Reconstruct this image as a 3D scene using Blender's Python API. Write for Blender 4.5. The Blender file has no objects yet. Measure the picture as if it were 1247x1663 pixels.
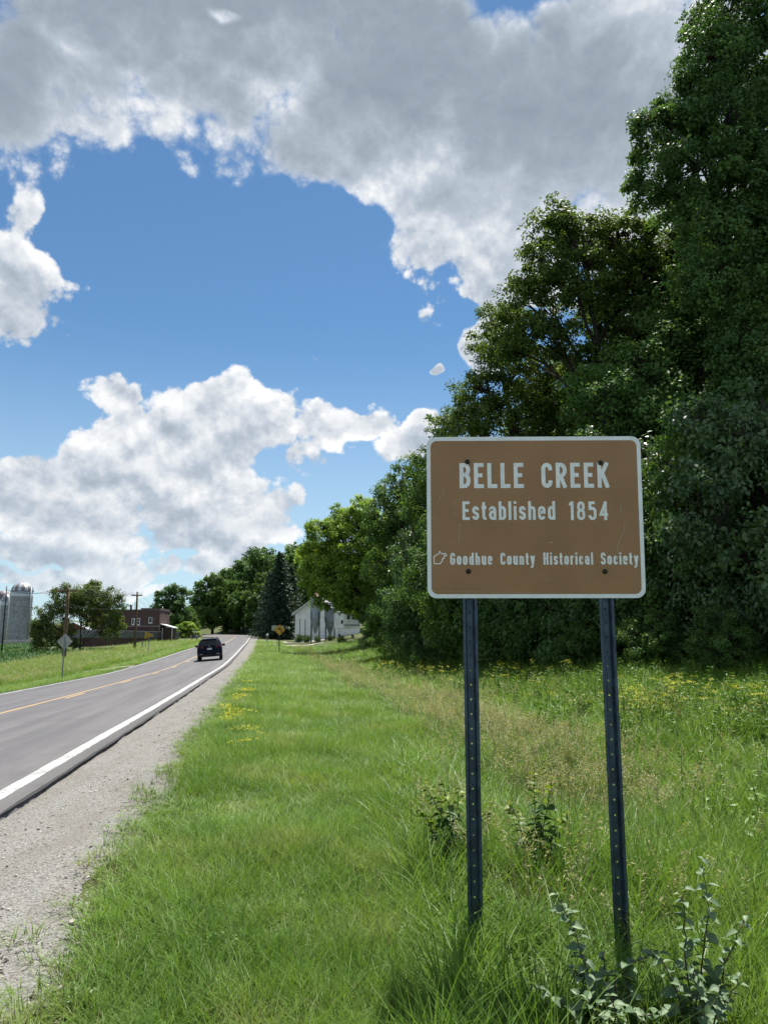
import bpy, bmesh, math, random
import numpy as np
from mathutils import Vector, Matrix

# ------------------------------------------------------------------ camera, sky, sun, exposure
SC = bpy.context.scene
COL = SC.collection
FPX, PW, PH = 1260.0, 1247.0, 1663.0          # focal length and size of the photograph in pixels
CX, CY, YH, CH = PW/2, PH/2, 1040.0, 1.62      # centre, horizon row, eye height
PITCH = math.atan((YH-CY)/FPX)
CP, SP = math.cos(PITCH), math.sin(PITCH)
cam = bpy.data.cameras.new('camera')
cam.sensor_fit = 'VERTICAL'; cam.sensor_height = 24.0; cam.lens = FPX/PH*24.0
cam.clip_start = 0.05; cam.clip_end = 6000
co = bpy.data.objects.new('camera', cam); COL.objects.link(co)
co.location = (0, 0, CH); co.rotation_euler = (math.pi/2+PITCH, 0, 0)
SC.camera = co
SC.view_settings.view_transform = 'Standard'; SC.view_settings.look = 'None'
SC.view_settings.gamma = 1.0; SC.view_settings.use_curve_mapping = False
SC.view_settings.exposure = 1.15
SC.cycles.max_bounces = 5; SC.cycles.diffuse_bounces = 3; SC.cycles.glossy_bounces = 2
SC.cycles.transmission_bounces = 4; SC.cycles.transparent_max_bounces = 4
SC.cycles.sample_clamp_indirect = 4.0

SUN_EL, SUN_AZ = math.radians(66), math.radians(15)     # azimuth measured from +Y towards +X
SUNDIR = Vector((math.sin(SUN_AZ)*math.cos(SUN_EL), math.cos(SUN_AZ)*math.cos(SUN_EL), math.sin(SUN_EL)))
sun = bpy.data.lights.new('sun', 'SUN'); sun.energy = 4.4; sun.angle = math.radians(0.6); sun.color = (1.0, 0.95, 0.86)
so = bpy.data.objects.new('sun', sun); COL.objects.link(so)
so.rotation_euler = (-SUNDIR).to_track_quat('-Z', 'Y').to_euler(); so.location = (20, 30, 80)

def pixdir(px, py):
    yc = CY-py
    return ((px-CX), FPX*CP-yc*SP, FPX*SP+yc*CP)
def pix(px, py, D):
    """point seen at a pixel at forward distance D"""
    d = pixdir(px, py); k = D/d[1]
    return (d[0]*k, D, CH+d[2]*k)
def azel(px, py):
    d = Vector(pixdir(px, py)).normalized()
    return math.atan2(d.x, d.y), math.asin(d.z)

class NT:
    def __init__(s, tree): s.t = tree; s.n = tree.nodes; s.l = tree.links
    def new(s, typ, ins=None, **kw):
        n = s.n.new(typ)
        for k, v in kw.items(): setattr(n, k, v)
        for k, v in (ins or {}).items():
            sk = n.inputs[k]
            if isinstance(v, bpy.types.NodeSocket): s.l.new(v, sk)
            elif isinstance(v, bpy.types.Node): s.l.new(v.outputs[0], sk)
            else: sk.default_value = v
        return n
    def m(s, op, a, b=0.0, c=None, clamp=False):
        i = {0: a, 1: b}
        if c is not None: i[2] = c
        return s.new('ShaderNodeMath', i, operation=op, use_clamp=clamp).outputs[0]
    def vm(s, op, a, b=(0, 0, 0), c=None):
        i = {0: a, 1: b}
        if c is not None: i[2] = c
        n = s.new('ShaderNodeVectorMath', i, operation=op)
        return n.outputs['Value'] if op in ('LENGTH', 'DOT_PRODUCT', 'DISTANCE') else n.outputs[0]
    def mr(s, v, a, b, c=0.0, d=1.0, typ='SMOOTHSTEP'):
        return s.new('ShaderNodeMapRange', {'Value': v, 'From Min': a, 'From Max': b, 'To Min': c, 'To Max': d}, interpolation_type=typ).outputs[0]
    def mix(s, f, a, b, blend='MIX'):
        n = s.new('ShaderNodeMix', data_type='RGBA', blend_type=blend)
        for idx, v in ((0, f), (6, a), (7, b)):
            if isinstance(v, bpy.types.NodeSocket): s.l.new(v, n.inputs[idx])
            else: n.inputs[idx].default_value = v if idx == 0 else (*v[:3], 1)
        return n.outputs[2]

# clouds: (pixel x, pixel y, half width, half height, strength)
CLOUDS = [
 (250,-60,620,150,1.35),(620,60,330,150,1.15),(900,150,300,190,1.25),(60,150,210,130,1.15),(330,150,150,95,1.0),(260,215,70,60,.75),
 (530,240,190,75,.95),(740,300,150,110,1.0),(690,410,80,75,.95),(860,400,170,110,1.1),(600,165,170,110,1.2),(910,290,170,120,1.25),(200,60,200,110,1.1),(420,90,160,100,1.1),(1050,250,220,220,1.15),(820,470,90,50,.95),(60,250,130,85,.85),(20,320,80,60,.8),
 (50,495,125,88,1.1),(-30,420,100,110,1.0),(790,560,46,72,1.15),(765,470,75,52,1.1),
 (175,640,62,50,1.0),(180,690,62,50,.95),(345,665,85,70,1.0),(390,720,85,75,1.0),(300,740,120,75,1.0),(200,770,150,60,1.0),
 (60,755,130,46,1.0),(110,825,190,55,.95),(30,800,120,60,.9),(330,835,160,75,1.05),(200,850,160,50,.9),(420,800,70,60,.85),(540,690,75,60,1.05),(500,765,50,45,.8),(645,712,55,58,1.0),
 (498,566,34,28,1.5),(685,608,22,14,1.45),(60,895,220,36,1.0),(250,910,200,36,1.0),(380,900,90,36,.8),(120,950,330,26,.85),(450,860,60,30,.6),(480,800,40,30,.7),
]
HOLES = [(400,450,250,140,.9),(600,600,150,90,.4),(230,335,95,50,.45),(60,640,120,60,.5),(200,500,110,70,.5),(620,340,25,18,.2),(620,830,110,80,.6),(375,12,30,18,.5)]

def cloud_group():
    g = bpy.data.node_groups.new('cloud_density', 'ShaderNodeTree')
    g.interface.new_socket('Dir', in_out='INPUT', socket_type='NodeSocketVector')
    g.interface.new_socket('Density', in_out='OUTPUT', socket_type='NodeSocketFloat')
    t = NT(g); gi = t.new('NodeGroupInput'); go = t.new('NodeGroupOutput')
    d = gi.outputs[0]
    sep = t.new('ShaderNodeSeparateXYZ', {0: d})
    az = t.m('ARCTAN2', sep.outputs[0], sep.outputs[1]); el = t.m('ARCSINE', sep.outputs[2])
    ae0 = t.new('ShaderNodeCombineXYZ', {0: az, 1: el}).outputs[0]
    # warp the coordinates so that no outline is an ellipse
    wn = t.new('ShaderNodeTexNoise', {'Vector': d, 'Scale': 7.0, 'Detail': 3.0, 'Roughness': .55})
    wv = t.vm('SUBTRACT', wn.outputs['Color'], (.5, .5, .5))
    ae = t.vm('MULTIPLY_ADD', wv, (.22, .16, 0), ae0)
    acc = None
    for (px, py, rx, ry, st) in CLOUDS:
        a0, e0 = azel(px, py); ra = abs(azel(px+rx, py)[0]-azel(px-rx, py)[0])/2; re = abs(azel(px, py-ry)[1]-azel(px, py+ry)[1])/2
        v = t.vm('MULTIPLY_ADD', ae, (1/ra, 1/re, 0), (-a0/ra, -e0/re, 0))
        w = t.mr(t.vm('LENGTH', v), 0.25, 1.75, st, 0)
        acc = w if acc is None else t.new('ShaderNodeMath', {0: acc, 1: w, 2: .15}, operation='SMOOTH_MAX').outputs[0]
    for (px, py, rx, ry, st) in HOLES:
        a0, e0 = azel(px, py); ra = abs(azel(px+rx, py)[0]-azel(px-rx, py)[0])/2; re = abs(azel(px, py-ry)[1]-azel(px, py+ry)[1])/2
        v = t.vm('MULTIPLY_ADD', ae, (1/ra, 1/re, 0), (-a0/ra, -e0/re, 0))
        acc = t.m('SUBTRACT', acc, t.mr(t.vm('LENGTH', v), 0.3, 1.5, st, 0))
    # the rest of the sky: the same broken cumulus, left to noise
    va = azel(500, 500)
    inv = t.mr(t.vm('LENGTH', t.vm('MULTIPLY_ADD', ae0, (1/.62, 1/.62, 0), (-va[0]/.62, -va[1]/.62, 0))), .9, 1.5, 0, 1)
    big = t.new('ShaderNodeTexNoise', {'Vector': d, 'Scale': 2.3, 'Detail': 2.0}).outputs[0]
    acc = t.m('ADD', acc, t.m('MULTIPLY', inv, t.mr(big, .38, .6, 0, 1.1)))
    g.links.new(t.m('SUBTRACT', acc, .36), go.inputs[0])
    return g

def puff_group(name, det, scale=8.0):
    g = bpy.data.node_groups.new(name, 'ShaderNodeTree')
    g.interface.new_socket('Dir', in_out='INPUT', socket_type='NodeSocketVector')
    g.interface.new_socket('Density', in_out='OUTPUT', socket_type='NodeSocketFloat')
    t = NT(g); gi = t.new('NodeGroupInput'); go = t.new('NodeGroupOutput'); d = gi.outputs[0]
    n1 = t.new('ShaderNodeTexNoise', {'Vector': t.vm('MULTIPLY', d, (1, 1, 1.35)), 'Scale': scale, 'Detail': det, 'Roughness': .52, 'Distortion': .25})
    vo = t.new('ShaderNodeTexVoronoi', {'Vector': t.vm('MULTIPLY_ADD', n1.outputs['Color'], (.03, .03, .03), d), 'Scale': 22.0, 'Detail': min(det, 3.0), 'Roughness': .5, 'Lacunarity': 2.3}, feature='F1').outputs[0]
    dens = t.m('MULTIPLY', t.m('SUBTRACT', n1.outputs[0], .5), 1.8)
    dens = t.m('ADD', dens, t.m('MULTIPLY', t.m('SUBTRACT', .5, vo), .45))
    g.links.new(dens, go.inputs[0])
    return g

def make_world():
    w = bpy.data.worlds.new('World'); SC.world = w; w.use_nodes = True
    t = NT(w.node_tree); w.node_tree.nodes.clear()
    w.cycles.sampling_method = 'NONE'
    sky = t.new('ShaderNodeTexSky', sky_type='NISHITA', sun_disc=False, sun_elevation=SUN_EL, sun_rotation=SUN_AZ, altitude=300.0, air_density=1.0, dust_density=0.15, ozone_density=3.0)
    tc = t.new('ShaderNodeTexCoord'); d = t.vm('NORMALIZE', tc.outputs['Generated'])
    g = cloud_group()
    g1 = t.new('ShaderNodeGroup', node_tree=g); t.l.new(d, g1.inputs[0])
    pf, pc = puff_group('cloud_puffs', 7.0), puff_group('cloud_puffs_broad', 3.0, 4.2)
    g2 = t.new('ShaderNodeGroup', node_tree=pf); t.l.new(d, g2.inputs[0])
    g3 = t.new('ShaderNodeGroup', node_tree=puff_group('cloud_puffs_mid', 5.0))
    t.l.new(t.vm('NORMALIZE', t.vm('ADD', d, tuple(SUNDIR*.022))), g3.inputs[0])
    el = t.new('ShaderNodeSeparateXYZ', {0: d}).outputs[2]
    mask = t.m('SUBTRACT', g1.outputs[0], t.mr(el, -.02, .0, 2, 0))
    den, den2 = t.m('ADD', mask, g2.outputs[0]), t.m('ADD', mask, g3.outputs[0])
    high = t.mr(el, .43, .58, 0, 1)
    alpha = t.m('ADD', t.m('MULTIPLY', t.mr(den, -.02, .17, 0, 1), t.m('SUBTRACT', 1.0, high)), t.m('MULTIPLY', t.mr(den, -.10, .34, 0, 1), high))
    # light: a cloud is bright where it thins towards the sun and shaded where it thickens; the broad bases overhead go a soft grey
    g4 = t.new('ShaderNodeGroup', node_tree=pc); t.l.new(d, g4.inputs[0])
    body = t.m('MULTIPLY_ADD', g4.outputs[0], .55, t.m('MULTIPLY', mask, 1.0))
    rel = t.m('SUBTRACT', den, den2)
    lit = t.m('MULTIPLY_ADD', rel, t.m('MULTIPLY_ADD', high, -.3, 1.6), .62, clamp=True)
    grey = t.m('ADD', t.m('MULTIPLY', t.mr(body, .05, .74, 0, .80), high), t.m('MULTIPLY', t.mr(body, .0, 1.0, 0, .46), t.m('SUBTRACT', 1.0, high)))
    bright = t.m('MULTIPLY', t.m('MULTIPLY_ADD', lit, .66, .40), t.m('SUBTRACT', 1.0, grey), clamp=True)
    ramp = t.new('ShaderNodeValToRGB', {0: bright})
    cr = ramp.color_ramp; cr.elements[0].position = .12; cr.elements[0].color = (.135, .160, .19, 1)
    cr.elements[1].position = .96; cr.elements[1].color = (.45, .455, .46, 1)
    e = cr.elements.new(.5); e.color = (.235, .265, .305, 1)
    b1 = t.new('ShaderNodeBackground', {'Color': t.mix(t.mr(el, .0, .40, .62, 0), t.mix(1.0, sky.outputs[0], (.76, 1.02, 1.10), 'MULTIPLY'), (6.4, 7.9, 8.9)), 'Strength': .048})
    b2 = t.new('ShaderNodeBackground', {'Color': ramp.outputs[0], 'Strength': 1.0})
    # low clouds sink into the bright air near the horizon
    a2 = t.m('MULTIPLY', alpha, t.mr(el, .0, .16, .72, 1))
    mx = t.new('ShaderNodeMixShader', {0: a2}); t.l.new(b1.outputs[0], mx.inputs[1]); t.l.new(b2.outputs[0], mx.inputs[2])
    out = t.new('ShaderNodeOutputWorld'); t.l.new(mx.outputs[0], out.inputs[0])
make_world()
# ==SKYEND==

# ------------------------------------------------------------------ helpers
RNG = np.random.default_rng(7)
def tag(o, label=None, cat=None, group=None, kind=None):
    if label: o['label'] = label
    if cat: o['category'] = cat
    if group: o['group'] = group
    if kind: o['kind'] = kind
    return o
def link(name, data, parent=None, mat=None, smooth=False):
    o = bpy.data.objects.new(name, data); COL.objects.link(o)
    if parent is not None: o.parent = parent
    if mat is not None and data is not None:
        for m in (mat if isinstance(mat, (list, tuple)) else [mat]): data.materials.append(m)
    if smooth and data is not None: data.polygons.foreach_set('use_smooth', np.ones(len(data.polygons), bool))
    return o
def thing(name, label, cat, loc=(0, 0, 0), rz=0.0, group=None):
    o = bpy.data.objects.new(name, None); COL.objects.link(o); o.empty_display_size = .2
    o.location = loc; o.rotation_euler = (0, 0, rz)
    return tag(o, label, cat, group)
def mesh_np(name, V, F, attrs=None, mats=None):
    V = np.ascontiguousarray(V, np.float32); F = np.ascontiguousarray(F, np.int32); k = F.shape[1]
    me = bpy.data.meshes.new(name); me.vertices.add(len(V)); me.vertices.foreach_set('co', V.ravel())
    me.loops.add(F.size); me.loops.foreach_set('vertex_index', F.ravel())
    me.polygons.add(len(F)); me.polygons.foreach_set('loop_start', np.arange(0, F.size, k, dtype=np.int32))
    if mats is not None: me.polygons.foreach_set('material_index', np.asarray(mats, np.int32))
    for nm, a in (attrs or {}).items():
        at = me.attributes.new(nm, 'FLOAT', 'POINT'); at.data.foreach_set('value', np.asarray(a, np.float32))
    me.update(calc_edges=True)
    return me
class MB:
    def __init__(s): s.v = []; s.f = []; s.mi = []
    def add(s, vs, fs, mi=0):
        o = len(s.v); s.v += [tuple(v) for v in vs]; s.f += [tuple(i+o for i in f) for f in fs]; s.mi += [mi]*len(fs); return s
    def box(s, x0, x1, y0, y1, z0, z1, mi=0, M=None):
        vs = [Vector((x, y, z)) for z in (z0, z1) for y in (y0, y1) for x in (x0, x1)]
        if M is not None: vs = [M @ v for v in vs]
        return s.add(vs, [(0,2,3,1),(4,5,7,6),(0,1,5,4),(2,6,7,3),(0,4,6,2),(1,3,7,5)], mi)
    def tube(s, pts, rad, n=6, cap=True, mi=0):
        pts = [Vector(p) for p in pts]; rad = rad if isinstance(rad, (list, tuple)) else [rad]*len(pts)
        vs = []; fs = []
        for i, p in enumerate(pts):
            t = (pts[min(i+1, len(pts)-1)]-pts[max(i-1, 0)]).normalized()
            a = t.cross(Vector((0, 0, 1)) if abs(t.z) < .9 else Vector((1, 0, 0))).normalized(); b = t.cross(a)
            for k in range(n):
                an = 2*math.pi*k/n; vs.append(p+(a*math.cos(an)+b*math.sin(an))*rad[i])
        for i in range(len(pts)-1):
            for k in range(n): fs.append((i*n+k, i*n+(k+1) % n, (i+1)*n+(k+1) % n, (i+1)*n+k))
        if cap: fs.append(tuple(range(n))[::-1]); fs.append(tuple((len(pts)-1)*n+k for k in range(n)))
        return s.add(vs, fs, mi)
    def lathe(s, prof, n=24, c=(0, 0, 0), mi=0, alt=None):
        vs = []; fs = []; k = len(prof); c = Vector(c)
        for j in range(n):
            an = 2*math.pi*j/n
            for (r, z) in prof: vs.append(c+Vector((r*math.cos(an), r*math.sin(an), z)))
        o = len(s.v); s.v += [tuple(v) for v in vs]
        for j in range(n):
            for i in range(k-1):
                s.f.append((o+j*k+i, o+((j+1) % n)*k+i, o+((j+1) % n)*k+i+1, o+j*k+i+1)); s.mi.append(mi if alt is None or (j//alt) % 2 else mi+1)
        return s
    def prism(s, poly, axis, a, b, mi=0):
        """poly in the two other axes, extruded along axis from a to b"""
        def P(u, v, w): return {'x': (w, u, v), 'y': (u, w, v), 'z': (u, v, w)}[axis]
        n = len(poly); vs = [P(u, v, a) for u, v in poly]+[P(u, v, b) for u, v in poly]
        fs = [tuple(range(n)), tuple(range(2*n-1, n-1, -1))]+[(i, i+n, (i+1) % n+n, (i+1) % n) for i in range(n)]
        return s.add(vs, fs, mi)
    def mesh(s, name):
        me = bpy.data.meshes.new(name); me.from_pydata(s.v, [], s.f)
        if any(s.mi): me.polygons.foreach_set('material_index', s.mi)
        bm = bmesh.new(); bm.from_mesh(me); bmesh.ops.recalc_face_normals(bm, faces=bm.faces); bm.to_mesh(me); bm.free()
        me.update(); return me
    def build(s, name, mat, parent=None, smooth=False): return link(name, s.mesh(name), parent, mat, smooth)
def bevel(o, w, seg=2):
    m = o.modifiers.new('bevel', 'BEVEL'); m.width = w; m.segments = seg; m.limit_method = 'ANGLE'; m.angle_limit = .6; return o

# ------------------------------------------------------------------ materials
def material(name, col, rough=.6, metal=0.0, spec=.4, var=.12, nscale=4.0, bump=0.0, bscale=60.0, col2=None):
    m = bpy.data.materials.new(name); m.use_nodes = True; t = NT(m.node_tree); bs = m.node_tree.nodes['Principled BSDF']
    tc = t.new('ShaderNodeTexCoord')
    n = t.new('ShaderNodeTexNoise', {'Vector': tc.outputs['Object'], 'Scale': nscale, 'Detail': 5.0, 'Roughness': .6}).outputs[0]
    c2 = col2 or tuple(c*(1-2.2*var) for c in col)
    t.l.new(t.mix(t.mr(n, .3, .7), c2, tuple(min(1, c*(1+var)) for c in col)), bs.inputs['Base Color'])
    bs.inputs['Roughness'].default_value = rough; bs.inputs['Metallic'].default_value = metal; bs.inputs['Specular IOR Level'].default_value = spec
    if bump:
        n2 = t.new('ShaderNodeTexNoise', {'Vector': tc.outputs['Object'], 'Scale': bscale, 'Detail': 4.0}).outputs[0]
        b = t.new('ShaderNodeBump', {'Strength': bump, 'Distance': .02, 'Height': n2}); t.l.new(b.outputs[0], bs.inputs['Normal'])
    return m
def leaf_material(name, dark, light, trans=.3, rough=.55, per='tint', patch=None, spec=.18, base=None, straw=None):
    m = bpy.data.materials.new(name); m.use_nodes = True; t = NT(m.node_tree); nt = m.node_tree; nt.nodes.clear()
    if per == 'tint': v = t.new('ShaderNodeAttribute', attribute_name='tint').outputs['Fac']
    else: v = t.new('ShaderNodeObjectInfo').outputs['Random']
    geo = t.new('ShaderNodeNewGeometry')
    if patch:
        n = t.new('ShaderNodeTexNoise', {'Vector': geo.outputs['Position'], 'Scale': patch, 'Detail': 2.0}).outputs[0]
        v = t.m('ADD', t.m('MULTIPLY', v, .5), t.m('MULTIPLY', t.mr(n, .32, .68), .5))
    c = t.mix(v, dark, light)
    if straw is not None:
        n3 = t.new('ShaderNodeTexNoise', {'Vector': geo.outputs['Position'], 'Scale': 1.1, 'Detail': 4.0, 'Roughness': .65}).outputs[0]
        c = t.mix(t.mr(n3, .48, .70, 0, .75), c, straw)
    if base is not None:     # blades duller and darker towards their foot
        h = t.new('ShaderNodeAttribute', attribute_name='tint').outputs['Fac']
        c = t.mix(t.mr(h, 0.0, .45), base, c)
    bs = t.new('ShaderNodeBsdfPrincipled', {'Base Color': c, 'Roughness': rough, 'Specular IOR Level': spec})
    tl = t.new('ShaderNodeBsdfTranslucent', {'Color': t.mix(1.0, c, (1.0, 1.0, .45), 'MULTIPLY')})
    mx = t.new('ShaderNodeMixShader', {0: trans}); t.l.new(bs.outputs[0], mx.inputs[1]); t.l.new(tl.outputs[0], mx.inputs[2])
    out = t.new('ShaderNodeOutputMaterial'); t.l.new(mx.outputs[0], out.inputs[0])
    return m

# ------------------------------------------------------------------ the road line (fitted to the lane lines of the photograph) and the land
KK = np.array([0,180,200,230,252.]); KV = np.array([.0,.0,1.68,.10,.0])/100
ZK = np.array([0,25,50,65,80,100,120,140,160,180,200,250.]); ZV = np.array([.089,-.093,-.155,.076,.354,.749,1.012,1.481,1.898,2.177,2.592,3.244])
BK = np.array([0,30,60,90,120,150,180,250.]); BV = np.array([1.455,5.678,7.12,7.1,7.04,7.02,7.1,7.08])/100
LW = 3.4
S = np.arange(-60, 620, .5)
def _line():
    th0 = .148+np.interp(S, [0, 180], [0, .012]); th = th0+np.cumsum(np.interp(S, KK, KV, left=0, right=0))*.5
    x = np.cumsum(-np.sin(th))*.5; y = np.cumsum(np.cos(th))*.5
    x += -6.003-np.interp(0, S, x); y -= np.interp(0, S, y)
    z = np.interp(S, ZK, ZV); z = np.convolve(np.pad(z, 12, 'edge'), np.ones(25)/25, 'valid')
    return th, np.stack([x, y], 1), z, np.interp(S, BK, BV)
TH, RC, RZ, RB = _line()
def sd(x, y):
    """station and lateral offset (right positive) of points"""
    x = np.atleast_1d(np.asarray(x, float)); y = np.atleast_1d(np.asarray(y, float))
    idx = np.zeros(len(x), int); sub = RC[::6]
    for a in range(0, len(x), 20000):
        d2 = (x[a:a+20000, None]-sub[None, :, 0])**2+(y[a:a+20000, None]-sub[None, :, 1])**2
        idx[a:a+20000] = d2.argmin(1)*6
    dx = x-RC[idx, 0]; dy = y-RC[idx, 1]; th = TH[idx]
    s = S[idx]+(-np.sin(th)*dx+np.cos(th)*dy); d = np.cos(th)*dx+np.sin(th)*dy
    return s, d
def onroad(s, d):
    """point on the road surface"""
    th = np.interp(s, S, TH); x = np.interp(s, S, RC[:, 0])+np.cos(th)*d; y = np.interp(s, S, RC[:, 1])+np.sin(th)*d
    return x, y, np.interp(s, S, RZ)+np.interp(s, S, RB)*d
RD = np.array([4.9,6,7.5,9,11,13,16,19,22,27,35,60,120,400,2000]); RO = np.array([-.03,-.07,-.17,-.28,-.34,-.15,.30,.75,1.25,2.2,4.2,10,17,22,30])
LD = np.array([-60,-45,-20,-12,-8,-5,-3.7]); LO = np.array([-.5,-.5,-.4,-.42,-.45,-.16,-.06])
def land(x, y, under=True):
    s, d = sd(x, y); x = np.atleast_1d(x); y = np.atleast_1d(y)
    zr = np.interp(s, S, RZ); b = np.interp(s, S, RB)
    z = zr+b*np.clip(d, -3.9, 4.9)
    z = z+np.where(d > 4.9, np.interp(d, RD, RO), 0)+np.where(d < -3.7, np.interp(d, LD, LO), 0)
    w = np.clip((-d-16)/38, 0, 1); w = w*w*(3-2*w); z = z*(1-w)+w*(-.05)
    rough = np.clip((np.abs(d-.6)-4.6)/3, 0, 1)
    z = z+rough*(.035*np.sin(x*1.7+y*.9)+.03*np.sin(x*.83-y*1.31+2)+.02*np.sin(x*3.3+y*2.6))
    far = np.clip((np.abs(d)-30)/60, 0, 1); z = z+far*(.5*np.sin(x*.05+1)+.4*np.sin(y*.041))
    if under: z = z-np.where((d > -3.75) & (d < 5.05), .07+.0006*np.clip(s, 0, 400), 0)
    return z
def zat(x, y): return float(land(x, y)[0])
def spot(px, D, row=1040):
    x = pix(px, row, D)[0]; return (x, D, zat(x, D))

def ground_material():
    m = bpy.data.materials.new('meadow_soil'); m.use_nodes = True; t = NT(m.node_tree); bs = m.node_tree.nodes['Principled BSDF']
    p = t.new('ShaderNodeNewGeometry').outputs['Position']
    a = t.new('ShaderNodeTexNoise', {'Vector': p, 'Scale': .25, 'Detail': 6.0, 'Roughness': .65}).outputs[0]
    b = t.new('ShaderNodeTexNoise', {'Vector': p, 'Scale': 6.0, 'Detail': 6.0, 'Roughness': .7}).outputs[0]
    c = t.mix(t.mr(a, .35, .65), (.050, .072, .022), (.085, .105, .034)); c = t.mix(t.mr(b, .35, .75, 0, .7), c, (.062, .050, .030))
    t.l.new(c, bs.inputs['Base Color']); bs.inputs['Roughness'].default_value = .9; bs.inputs['Specular IOR Level'].default_value = .1
    bm_ = t.new('ShaderNodeBump', {'Strength': .6, 'Distance': .05, 'Height': b}); t.l.new(bm_.outputs[0], bs.inputs['Normal'])
    return m
def geo(a, b, n): return list(a*(b/a)**(np.arange(1, n+1)/n))
def build_ground():
    u = [-v for v in geo(60, 1400, 22)[::-1]]+list(np.arange(-60, -12, 2.0))+list(np.arange(-12, -4.2, .5))+[-4.2,-3.95,-3.72,-3.3,-1.6,0,1.6,3.3,3.8,4.3,4.8,5.02]+list(np.arange(5.12, 13, .26))+list(np.arange(13, 30, .7))+list(np.arange(30, 60, 2.5))+geo(60, 1200, 18)
    v = list(np.arange(-15, 0, 1.0))+list(np.arange(0, 20, .3))+list(np.arange(20, 60, .8))+list(np.arange(60, 300, 2.5))+geo(300, 1800, 22)
    U, V = np.meshgrid(u, v, indexing='xy'); U = U.ravel(); V = V.ravel()
    th = .1525
    X = -6.003+np.cos(th)*U-np.sin(th)*V; Y = np.sin(th)*U+np.cos(th)*V
    Z = land(X, Y); nu, nv = len(u), len(v)
    i = np.arange(nu-1)[None, :]+nu*np.arange(nv-1)[:, None]; i = i.ravel()
    F = np.stack([i, i+1, i+nu+1, i+nu], 1)
    o = link('ground', mesh_np('ground', np.stack([X, Y, Z], 1), F), None, ground_material(), True); tag(o, 'green meadow ground of the valley floor and wooded hillside', 'ground', kind='structure')
build_ground()

def asphalt_material():
    m = bpy.data.materials.new('worn_asphalt'); m.use_nodes = True; t = NT(m.node_tree); bs = m.node_tree.nodes['Principled BSDF']
    uv = t.new('ShaderNodeAttribute', attribute_name='lat').outputs['Fac']; st = t.new('ShaderNodeAttribute', attribute_name='sta').outputs['Fac']
    p = t.new('ShaderNodeNewGeometry').outputs['Position']
    fine = t.new('ShaderNodeTexNoise', {'Vector': p, 'Scale': 90.0, 'Detail': 3.0, 'Roughness': .7}).outputs[0]
    agg = t.new('ShaderNodeTexVoronoi', {'Vector': p, 'Scale': 70.0}).outputs['Color']
    v2 = t.new('ShaderNodeCombineXYZ', {0: t.m('MULTIPLY', uv, 1.2), 1: t.m('MULTIPLY', st, .06)}).outputs[0]
    broad = t.new('ShaderNodeTexNoise', {'Vector': v2, 'Scale': 1.6, 'Detail': 5.0, 'Roughness': .6}).outputs[0]
    c = t.mix(t.mr(broad, .32, .66), (.056, .054, .060), (.108, .105, .112))
    # polished wheel tracks
    w = t.m('ABSOLUTE', t.m('SUBTRACT', t.m('ABSOLUTE', uv), 1.72)); tr = t.mr(t.m('ABSOLUTE', t.m('SUBTRACT', w, .85)), .0, .45, .35, 0)
    c = t.mix(tr, c, (.062, .058, .066))
    c = t.mix(t.mr(t.new('ShaderNodeSeparateColor', {0: agg}).outputs[0], .0, 1, 0, .35, 'LINEAR'), c, (.135, .132, .135)); c = t.mix(t.mr(fine, .35, .75, 0, .45), c, (.075, .07, .075))
    pt_ = t.new('ShaderNodeTexNoise', {'Vector': t.new('ShaderNodeCombineXYZ', {0: t.m('MULTIPLY', uv, .5), 1: t.m('MULTIPLY', st, .35)}).outputs[0], 'Scale': 1.0, 'Detail': 7.0, 'Roughness': .7}).outputs[0]
    c = t.mix(t.mr(pt_, .5, .72, 0, .5), c, (.05, .048, .053)); c = t.mix(t.mr(pt_, .28, .42, .35, 0), c, (.12, .118, .12))
    # transverse cracks
    wob = t.new('ShaderNodeTexNoise', {'Vector': p, 'Scale': .8, 'Detail': 4.0}).outputs[0]
    fr = t.m('FRACT', t.m('MULTIPLY', t.m('ADD', st, t.m('MULTIPLY', wob, 1.4)), 1/9.3))
    cr = t.mr(t.m('ABSOLUTE', t.m('SUBTRACT', fr, .5)), .0, .0030, .85, 0)
    c = t.mix(cr, c, (.03, .03, .03))
    t.l.new(c, bs.inputs['Base Color']); bs.inputs['Roughness'].default_value = .72; bs.inputs['Specular IOR Level'].default_value = .35
    bb = t.new('ShaderNodeBump', {'Strength': .35, 'Distance': .006, 'Height': fine}); t.l.new(bb.outputs[0], bs.inputs['Normal'])
    return m
def paint_material(name, col, worn):
    m = bpy.data.materials.new(name); m.use_nodes = True; t = NT(m.node_tree); bs = m.node_tree.nodes['Principled BSDF']
    p = t.new('ShaderNodeNewGeometry').outputs['Position']
    n = t.new('ShaderNodeTexNoise', {'Vector': p, 'Scale': 28.0, 'Detail': 6.0, 'Roughness': .75}).outputs[0]
    n2 = t.new('ShaderNodeTexNoise', {'Vector': p, 'Scale': 2.0, 'Detail': 3.0}).outputs[0]
    f = t.mr(t.m('ADD', n, t.m('MULTIPLY', n2, .25)), .50, .72, 0, worn)
    t.l.new(t.mix(f, col, (.2, .19, .18)), bs.inputs['Base Color']); bs.inputs['Roughness'].default_value = .55
    return m
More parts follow.
